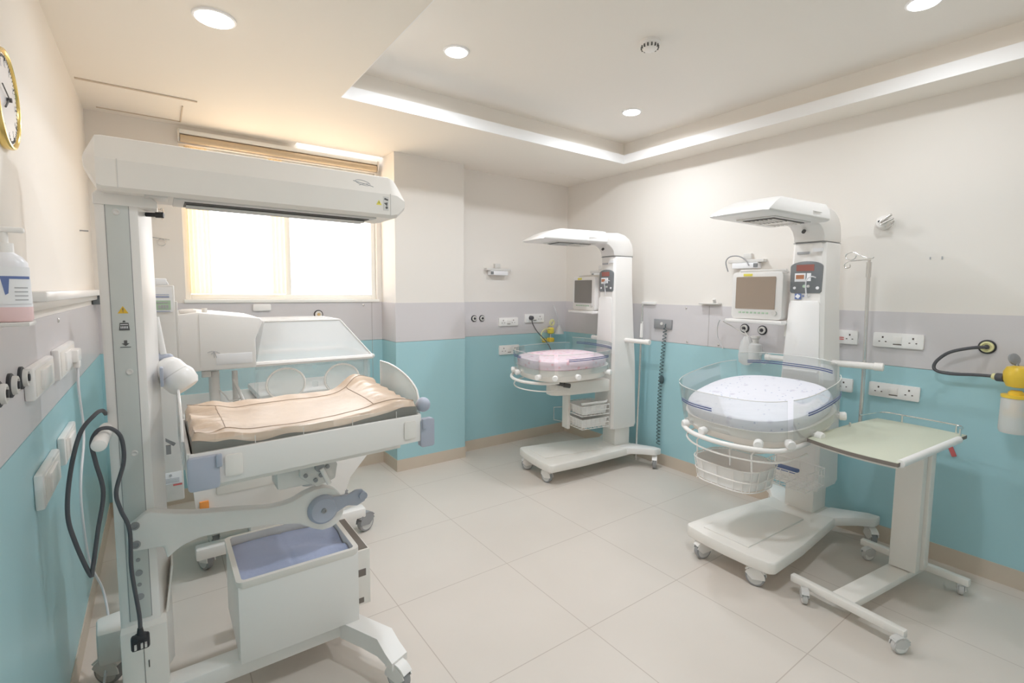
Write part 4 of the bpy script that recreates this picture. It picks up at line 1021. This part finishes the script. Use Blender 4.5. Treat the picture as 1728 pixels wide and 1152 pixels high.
# alcove plug and its lead
b = MB().lathe((3.000, YA-.023, 1.238), (0, -1, 0), [(0, .022), (.03, .020), (.036, .012)], 14).tube([(3.0, YA-.05, 1.23), (3.0, YA-.06, 1.18), (3.03, YA-.10, 1.10), (3.08, YA-.16, 1.02), (3.12, YA-.20, .93), (3.14, YA-.21, .80)], .0048, 8, smooth=6)
tag(b.build('plug_and_lead', 'cord'), 'dark grey plug with a thin lead in the alcove socket', 'cable')
# round gas outlets
def gas(wall, a, z, r, label, ring='greyw', core='black', rim='black', depth=.016):
    f, u, n = basis(wall); c = Vector(f(a, z, 0))
    t = empty('gas_outlet', c, label, 'gas outlet', 'round wall gas outlets')
    MB().lathe(c, n, [(0, r*1.15), (.006, r*1.15), (.008, r*1.02)], 28).build('collar', rim, t)
    MB().lathe(c+n*.006, n, [(0, r*.92), (depth*.7, r*.85), (depth*.75, r*.62), (depth*.4, r*.55), (depth*.4, r*.1)], 28).build('ring', ring, t)
    MB().lathe(c+n*.009, n, [(0, r*.40), (depth*.7, r*.36), (depth*.72, r*.2)], 20).build('socket', core, t)
    return t
gas('L', 1.625, 1.251, .027, 'round gas outlet cut by the left picture edge')
gas('L', 1.742, 1.253, .027, 'middle of three round gas outlets on the left wall')
gas('L', 1.866, 1.254, .027, 'round gas outlet nearest the switch plate on the left wall')
gas('A', 2.352, 1.246, .026, 'round gas outlet in the alcove, left of its pair'); gas('A', 2.437, 1.246, .026, 'round gas outlet in the alcove, right of its pair')
gas('W', 1.02, 1.305, .030, 'round gas outlet on the grey band under the window', ring='ivory', core='wood')
gas('R', 1.932, 1.243, .029, 'round gas outlet under the nearer monitor shelf, left one'); gas('R', 1.800, 1.238, .029, 'round gas outlet under the nearer monitor shelf, right one')
gas('R', .608, 1.232, .032, 'yellow-ringed gas outlet with a dark hose at the right', ring='hose', core='cord')
# clear bubble bags / humidifier under the shelf
t = empty('humidifier_bottle', (3.40, 1.78, 1.10), 'clear humidifier bottle with coiled tubing under the nearer monitor shelf', 'bottle')
MB().lathe((3.40, 1.80, 1.02), (0, 0, 1), [(0, .03), (.01, .042), (.10, .045), (.12, .04), (.13, .02)], 20).build('flask', 'bin', t)
MB().lathe((3.40, 1.80, 1.15), (0, 0, 1), [(0, .022), (.03, .022), (.035, .03), (.05, .03)], 16).build('cap', 'greyw', t)
b = MB()
for k_ in range(3): b.tube([(3.37-.004*k_, 1.72+(.035-.006*k_)*math.cos(2*PI*i/20), 1.055+(.042-.007*k_)*math.sin(2*PI*i/20)) for i in range(20)], .0035, 6, closed=True)
b.build('coiled_tube', 'hood', t)
t = empty('clear_bag', (3.44, 1.90, 1.10), 'crumpled clear plastic bag hanging left of the humidifier bottle', 'bag')
rg = []
for z, r in ((.98, .02), (1.0, .05), (1.05, .058), (1.10, .05), (1.15, .04), (1.19, .018)):
    rg.append([(3.435+.030*r/.05*math.cos(a_)+.003*math.sin(5*a_+z*40), 1.885+r*math.sin(a_)+.004*math.sin(7*a_+z*30), z) for a_ in [2*PI*i/18 for i in range(18)]])
MB().loft(rg).build('bag_body', 'bin', t)
MB().tube([(3.46, 1.885, 1.18), (3.462, 1.91, 1.21), (3.462, 1.93, 1.235)], .004, 6).build('bag_cord', 'greyw', t)
b = MB().tube([(3.30, 2.02, 1.31), (3.40, 2.10, 1.25), (3.44, 2.12, 1.17), (3.45, 2.08, 1.08)], .004, 6, smooth=6)
tag(b.build('thin_cable', 'wcord'), 'thin pale cable dropping from the left end of the nearer monitor shelf', 'cable')
b = MB().tube([(3.35, 2.03, 1.295), (3.42, 1.98, 1.25), (3.44, 1.90, 1.20), (3.45, 1.82, 1.17)], .004, 6, smooth=6)
tag(b.build('thin_cable', 'greyw'), 'thin grey cable sagging under the nearer monitor shelf to the bottles', 'cable')
b = MB().box(3.462, XR-.008, 1.575, 1.605, 1.165, 1.185, .003).box(3.45, 3.465, 1.56, 1.60, 1.165, 1.18, .002)
tag(b.build('cable_connector', 'black'), 'small black connector on the grey band left of the nearer warmer column', 'connector')

# hose and yellow regulator at the far right
fl = empty('flow_regulator', (3.40, .47, .95), 'yellow suction regulator with clear jar at the right picture edge', 'regulator')
MB().lathe((3.385, .47, 1.105), (0, 0, 1), [(-.055, .02), (-.05, .04), (-.02, .053), (.02, .055), (.045, .043), (.052, .02)], 24).build('body', 'yellow', fl)
MB().cyl((3.385, .515, 1.092), (3.40, .545, 1.090), .021).build('inlet', 'cord', fl); MB().cyl((3.40, .545, 1.090), (3.408, .562, 1.090), .016).build('inlet_ring', 'hose', fl)
b = MB().lathe((3.38, .47, 1.035), (0, 0, -1), [(0, .02), (.01, .03), (.02, .03), (.022, .055), (.035, .055), (.037, .018), (.10, .018), (.102, .045), (.125, .042), (.13, .02)], 24); b.build('neck', 'yellow', fl)
b = MB().lathe((3.38, .47, 1.00), (0, 0, -1), [(0, .05), (.01, .053), (.16, .055), (.175, .05), (.18, .01)], 24); b.build('jar', 'bin', fl)
b = MB().cyl((3.39, .475, 1.15), (3.40, .49, 1.185), .008); b.lathe((3.40, .497, 1.185), (-.5, -.75, .3), [(0, .01), (.004, .028), (.014, .028), (.018, .012)], 20); b.build('gauge_knob', 'tyre', fl)
MB().cyl((3.40, .47, 1.10), (XR-.007, .47, 1.10), .012).build('wall_mount', 'steel', fl)
b = MB().tube([(XR-.035, .608, 1.232), (XR-.075, .66, 1.225), (XR-.085, .74, 1.195), (XR-.085, .79, 1.145), (XR-.085, .802, 1.105), (XR-.085, .78, 1.085), (XR-.085, .72, 1.08), (XR-.088, .64, 1.088), (3.405, .575, 1.091), (3.402, .556, 1.090)], .0085, 10, smooth=8)
tag(b.build('rubber_hose', 'cord'), 'dark rubber hose looping from the yellow-ringed outlet to the yellow regulator', 'hose')

# yellow regulator set in the alcove
fa = empty('suction_regulator', (3.23, 3.83, 1.08), 'small yellow regulator set with pale hose in the far alcove', 'regulator')
yy = 3.865
MB().lathe((3.235, yy, 1.10), (0, 0, 1), [(-.03, .02), (-.02, .035), (.02, .037), (.035, .025)], 18).build('body', 'orange' if 0 else 'tape', fa)
MB().box(3.205, 3.265, yy-.03, yy+.03, .985, 1.03, .01).lathe((3.15, yy, 1.00), (0, 0, 1), [(-.015, .015), (-.01, .022), (.02, .022), (.025, .01)], 14).build('lower_body', 'yellow', fa)
MB().tube([(3.235+.030*math.cos(2*PI*i/20), yy-.02, 1.185+.030*math.sin(2*PI*i/20)) for i in range(20)], .006, 6, closed=True).tube([(3.235+.018*math.cos(2*PI*i/20), yy-.025, 1.185+.018*math.sin(2*PI*i/20)) for i in range(20)], .005, 6, closed=True).build('coil', 'hose', fa)
MB().tube([(3.21, yy-.02, 1.12), (3.15, yy-.03, 1.125), (3.10, yy-.03, 1.10), (3.085, yy-.03, 1.05), (3.11, yy-.03, 1.01), (3.15, yy-.02, 1.01)], .006, 8, smooth=6).build('hose', 'hose', fa)
MB().cyl((3.235, yy, 1.15), (3.235, yy, 1.03), .010).cyl((3.235, yy, 1.10), (3.235, YA-.007, 1.10), .010).build('stem', 'steel', fa)
t = empty('mask_cup', (3.36, 3.86, 1.10), 'clear mask cup hanging right of the alcove yellow regulator', 'mask')
MB().lathe((3.345, 3.86, 1.065), (0, 0, 1), [(0, .052), (.006, .052), (.07, .018), (.085, .014)], 20).build('cup', 'bin', t)
MB().tube([(3.345, 3.86, 1.15), (3.33, 3.86, 1.22), (3.31, 3.87, 1.29), (3.30, 3.90, 1.36)], .005, 8, smooth=5).build('tube', 'hood', t)

# nurse-call plate and coiled cord
nc = empty('call_plate', (XR-.006, 2.66, 1.23), 'grey rectangular call plate on the grey band of the right wall', 'wall plate')
b = MB(); b.mat(0).box(XR-.022, XR-.006, 2.568, 2.752, 1.19, 1.272, .004); b.mat(1).box(XR-.0235, XR-.0215, 2.585, 2.735, 1.20, 1.262, .002); b.mat(2).cyl((XR-.0235, 2.665, 1.235), (XR-.03, 2.665, 1.235), .013, seg=16)
b.build('plate', [mat('plate_grey', (.32, .32, .33), .4), 'tyre', 'greyw'], nc)
pts = []; n = 34*8
for i in range(n):
    q = i/n; z = 1.205-q*1.03; y = 2.622+.018*math.sin(q*PI)*1+ .035*q
    rr_ = .016 if not .40 < q < .47 else .018; a = 2*PI*i/8
    pts.append((XR-.030+rr_*math.cos(a)*.8, y+rr_*math.sin(a), z))
b = MB().tube(pts, .0032, 5); b.sphere((XR-.034, 2.640, .755), .022, (.8, 1, 1.7), 10).tube([(XR-.022, 2.625, 1.235), (XR-.035, 2.622, 1.22), (XR-.03, 2.622, 1.205)], .0035, 6)
tag(b.build('coiled_cord', mat('coil_teal_dark', (.06, .10, .11), .5)), 'dark coiled cord with a knot hanging from the call plate', 'cable')
tag(MB().box(XR-.025, XR, 2.745, 2.89, 1.395, 1.418, .003).build('wall_rail', 'white2'), 'short white rail at the top of the grey band beside the far drip pole', 'rail')
b = MB(); b.box(XR-.05, XR, 2.13, 2.30, 1.412, 1.424, .003).cyl((XR-.03, 2.17, 1.42), (XR-.05, 2.165, 1.455), .012)
tag(b.build('small_bracket', 'greyw'), 'small grey bracket on the grey band edge left of the nearer monitor', 'bracket')
# bracket shelves for wall sensors
def wall_dock(c, u, n, label, w=.27):
    c, u, n = Vector(c), Vector(u), Vector(n); v = Vector((0, 0, 1)); t = empty('wall_dock', c, label, 'wall bracket')
    MB().prism([(-w/2, -.012), (w/2, -.012), (w/2, .010), (-w/2, .010)], c, u, v, n*.05, .003).build('rail', 'greyw', t)
    MB().prism([(-w*.36, -.055), (w*.36, -.055), (w*.36, -.014), (-w*.36, -.014)], c, u, v, n*.06, .004).build('block', 'label', t)
    MB().prism([(-w*.36, -.048), (-w*.25, -.048), (-w*.25, -.020), (-w*.36, -.020)], c+n*.055, u, v, n*.008, .002).build('black_catch', 'panel', t)
    MB().prism([(-.03, .012), (.03, .012), (.03, .055), (-.03, .055)], c, u, v, n*.03, .004).build('upper_tab', 'greyw', t)
wall_dock((2.60, YA, 1.705), (1, 0, 0), (0, -1, 0), 'grey-white sensor bracket on the alcove wall')
wall_dock((XR, 3.40, 1.70), (0, -1, 0), (-1, 0, 0), 'grey-white sensor bracket above the far monitor', .25)
wall_dock((XR, 1.93, 1.735), (0, 1, 0), (-1, 0, 0), 'grey-white sensor bracket above the nearer monitor', .27)
b = MB().tube([(XR-.05, 2.06, 1.66), (XR-.06, 2.075, 1.73), (XR-.055, 2.05, 1.768), (XR-.05, 1.99, 1.772), (XR-.055, 1.93, 1.745), (XR-.07, 1.89, 1.70)], .0045, 8, smooth=6)
tag(b.build('loop_cable', 'tyre'), 'thin grey cable looping over the nearer monitor', 'cable')
# hook on the right wall
hk = empty('wall_hook', (XR, 1.09, 1.93), 'white round wall bracket with steel tubes high above the drip pole', 'wall bracket')
MB().lathe((XR, 1.105, 1.925), (-1, 0, 0), [(0, .042), (.02, .042), (.045, .030), (.05, .012)], 24).build('boss', 'white', hk)
MB().cyl((XR-.05, 1.11, 1.925), (XR-.06, 1.055, 1.962), .008).cyl((XR-.055, 1.105, 1.91), (XR-.06, 1.045, 1.94), .007).build('steel_tube', 'steel', hk)
MB().tube([(XR-.04, 1.09, 1.895), (XR-.05, 1.06, 1.905), (XR-.05, 1.045, 1.925), (XR-.05, 1.05, 1.90)], .004, 6, smooth=4).build('clip', 'steel', hk)
MB().cyl((XR-.0462, 1.118, 1.93), (XR-.05, 1.118, 1.93), .006, seg=10).build('screw', 'black', hk)
# hook on the window wall
hk = empty('wall_hook', (-.02, YW, 2.03), 'steel wall bracket with a small hook left of the window', 'wall bracket')
MB().lathe((-.015, YW, 2.00), (0, -1, 0), [(0, .04), (.02, .04), (.04, .028), (.045, .012)], 24).build('boss', 'greyw', hk)
MB().cyl((-.03, YW-.05, 2.03), (.05, YW-.06, 2.00), .008).tube([(.03, YW-.05, 2.01), (.052, YW-.055, 2.02), (.05, YW-.055, 1.97), (.045, YW-.055, 1.95)], .004, 6, smooth=4).build('steel_tube', 'steel', hk)
b = MB().tube([(-.09, YW-.02, 1.835), (.00, YW-.02, 1.832), (.08, YW-.02, 1.824)], .0028, 6).tube([(.035+.022*math.cos(2*PI*i/18), YW-.02, 1.803+.022*math.sin(2*PI*i/18)) for i in range(18)], .0028, 6, closed=True).cyl((-.088, YW-.02, 1.835), (-.088, YW, 1.835), .004)
tag(b.build('coil_hook', 'steel'), 'thin steel rod with a ring on the wall left of the window', 'hook')
tag(MB().cyl((-.165, YW, 1.86), (-.165, YW-.03, 1.86), .006, seg=10).build('wall_plug', 'steel'), 'short steel pin in the wall just left of the big warmer post', 'pin')
tag(MB().cyl((XL, 3.50, 1.80), (XL+.035, 3.50, 1.80), .004, seg=10).build('wall_nail', 'tyre'), 'thin nail sticking out of the left wall above the ledge', 'nail')
for y, h_ in ((.876, .014), (.824, .016)):
    tag(MB().box(XR-.003, XR, y-.003, y+.003, 1.705-h_/2, 1.705+h_/2).build('wall_mark', 'txt'), 'small pencil-like mark on the bare right wall, %s one' % ('left' if y > .85 else 'right'), 'mark')
# ledge along the left wall
lg = empty('wall_ledge', (XL, 3.0, 1.455), 'white ledge trunking along the left wall above the grey band', 'ledge')
MB().box(XL, -.256, 1.94, YW-.002, 1.458, 1.488, .004).build('trunking', 'white2', lg)
MB().box(XL+.001, -.290, 1.96, YW-.01, 1.43, 1.458, .003).build('lower_strip', 'ivory', lg)
MB().box(-.312, -.268, 3.85, 4.02, 1.40, 1.457, .004).build('end_box', 'panel', lg)
# soap bottle on a small wall bracket
so = empty('soap_dispenser', (-.272, 1.585, 1.412), 'milky pump bottle with blue label and pink liquid at the left edge', 'bottle')
c = Vector((-.272, 1.585, 0))
def bring2(rx, ry, z): return [(c.x+.9*rx*math.cos(2*PI*i/28), c.y+ry*math.sin(2*PI*i/28), z) for i in range(28)]
MB().loft([bring2(.040, .026, 1.422), bring2(.044, .030, 1.428), bring2(.044, .030, 1.455)]).build('liquid', 'pink', so)
MB().loft([bring2(.0435, .0295, 1.455), bring2(.042, .029, 1.53), bring2(.040, .028, 1.555), bring2(.030, .022, 1.568), bring2(.016, .014, 1.578)]).build('bottle_body', 'bottle', so)
MB().cyl((c.x, c.y, 1.575), (c.x, c.y, 1.598), .015).cyl((c.x, c.y, 1.598), (c.x, c.y, 1.625), .007).box(c.x-.012, c.x+.034, c.y-.010, c.y+.010, 1.622, 1.634, .004).build('pump', 'white', so)
lab = []
for z in (1.462, 1.545):
    lab.append([(c.x+.0401*math.cos(R(a)), c.y+.0305*math.sin(R(a)), z) for a in range(195, 346, 6)])
MB().strip(lab[0], lab[1], .0008).build('label_sheet', 'label', so)
b = MB()
def onlab(a, z): return (c.x+.0409*math.cos(R(a)), c.y+.0312*math.sin(R(a)), z)
b.strip([onlab(a, 1.518) for a in range(262, 338, 5)], [onlab(a, 1.524) for a in range(262, 338, 5)], .0008)
sw = [(270+t_*3, 1.518-t_*.008) for t_ in range(5)]; b.strip([onlab(262+t_*2.2, 1.520-t_*.0095) for t_ in range(5)], [onlab(282-t_*1.0, 1.520-t_*.0085) for t_ in range(5)], .0008)
b.build('blue_swoosh', 'navy', so)
b = MB()
for i in range(4): b.strip([onlab(a, 1.497-i*.009) for a in range(292, 330, 6)], [onlab(a, 1.4995-i*.009) for a in range(292, 330, 6)], .0006)
b.build('label_print', 'txt', so)
tag(MB().box(XL, -.235, 1.545, 1.625, 1.412, 1.421, .002).build('bottle_bracket', 'greyw'), 'small bracket under the pump bottle on the left wall', 'bracket')
# wall clock
ck = empty('wall_clock', (XL, 1.920, 2.000), 'round wall clock with gold rim high on the left wall', 'clock')
cc = Vector((XL, 1.920, 2.000)); r = .130
MB().lathe(cc, (1, 0, 0), [(0, r-.002), (.014, r), (.020, r-.003), (.021, r-.008), (.018, r-.012), (.012, r-.014)], 56).build('rim', 'gold', ck)
MB().lathe(cc, (1, 0, 0), [(0.001, r-.012), (.014, r-.012)], 48).build('dial', 'face', ck)
b = MB()
for h in range(1, 13):
    a = R(90-30*h); p = cc+Vector((.0142, math.cos(a)*(r-.038), math.sin(a)*(r-.038))); text_mesh(b, str(h), .022, p, (0, 1, 0), (0, 0, 1))
b.build('numerals', 'txt', ck, 0)
b = MB()
for h in range(60):
    a = R(6*h); l_ = .008 if h % 5 else .013; d_ = Vector((0, math.cos(a), math.sin(a))); p = cc+Vector((.0145, 0, 0))
    b.cyl(p+d_*(r-.017-l_), p+d_*(r-.017), .0008 if h % 5 else .0016, seg=5)
b.build('minute_marks', 'ink', ck)
b = MB(); p = cc+Vector((.018, 0, 0)); b.cyl(p, p+Vector((0, -.045, -.03)), .0022, seg=6).cyl(p+Vector((.002, 0, 0)), p+Vector((.002, -.075, .02)), .0016, seg=6).cyl(p-Vector((.004, 0, 0)), p+Vector((.006, 0, 0)), .006, seg=12)
b.build('hands', 'ink', ck)
b = MB().cyl((XL+.035, 1.93, 2.02), (XL+.036, 1.99, 1.90), .006, seg=8); b.build('pendulum_bar', 'gold', ck) if 0 else b.bm.free()
# red tag under the table edge
tag(MB().prism(rrect(.018, .075, .003), (3.05, .655, .735), (.8, -.6, 0), (.25, .15, .95), (.003, .004, 0)).build('red_tag', 'red'), 'small red tag stuck on the wall below the table corner', 'tag') if 0 else None
rt = MB(); rt.prism(rrect(.022, .082, .003), (XR-.007, .716, .655), (0, -.92, .38), (0, .38, .92), (-.004, 0, 0)); tag(rt.build('red_tag', 'red'), 'small dark red tag on the teal wall beyond the table corner', 'tag')

# ------------------------------------------------------------------ light and camera
w = bpy.data.worlds.new('daylight'); S.world = w; w.use_nodes = True
N, L = w.node_tree.nodes, w.node_tree.links; bg = N['Background']
tcw = N.new('ShaderNodeTexCoord'); spw = N.new('ShaderNodeSeparateXYZ'); mr = N.new('ShaderNodeMapRange'); cr = N.new('ShaderNodeValToRGB')
L.new(tcw.outputs['Generated'], spw.inputs[0]); L.new(spw.outputs['Z'], mr.inputs['Value']); mr.inputs['From Min'].default_value = -1; mr.inputs['From Max'].default_value = 1
e = cr.color_ramp.elements; e[0].position = .47; e[0].color = (1.2, .93, .64, 1); e[1].position = .53; e[1].color = (.97, .98, 1, 1)
L.new(mr.outputs[0], cr.inputs[0]); L.new(cr.outputs[0], bg.inputs['Color']); bg.inputs['Strength'].default_value = 4.0
l = bpy.data.lights.new('window_portal', 'AREA'); l.shape = 'RECTANGLE'; l.size = WX1-WX0; l.size_y = WZ1-WZ0; l.cycles.is_portal = True
o = bpy.data.objects.new('window_portal', l); COL.objects.link(o); o.location = ((WX0+WX1)/2, YW+.14, (WZ0+WZ1)/2); o.rotation_euler = (-PI/2, 0, 0)

cam = bpy.data.cameras.new('camera'); co = bpy.data.objects.new('camera', cam); COL.objects.link(co)
f, yaw, pitch, roll, pcx, pcy = 828.87, R(36.419), R(-4.880), R(.501), 878.53, 562.32
fw_ = Vector((math.sin(yaw)*math.cos(pitch), math.cos(yaw)*math.cos(pitch), math.sin(pitch))); rt_ = fw_.cross(Vector((0, 0, 1))).normalized(); up_ = rt_.cross(fw_)
r2 = rt_*math.cos(roll)+up_*math.sin(roll); u2 = -rt_*math.sin(roll)+up_*math.cos(roll)
co.matrix_world = Matrix(((r2.x, u2.x, -fw_.x, 0), (r2.y, u2.y, -fw_.y, 0), (r2.z, u2.z, -fw_.z, 1.5), (0, 0, 0, 1)))
cam.sensor_width = 36; cam.lens = f/1728*36; cam.shift_x = -(pcx-864)/1728; cam.shift_y = (pcy-576)/1728; cam.clip_start = .02
S.camera = co
S.view_settings.view_transform = 'Standard'; S.view_settings.look = 'None'; S.view_settings.gamma = 1; S.view_settings.exposure = 0.38
S.cycles.max_bounces = 16; S.cycles.diffuse_bounces = 12; S.cycles.transparent_max_bounces = 24
S.cycles.sample_clamp_indirect = 8; S.cycles.use_denoising = True
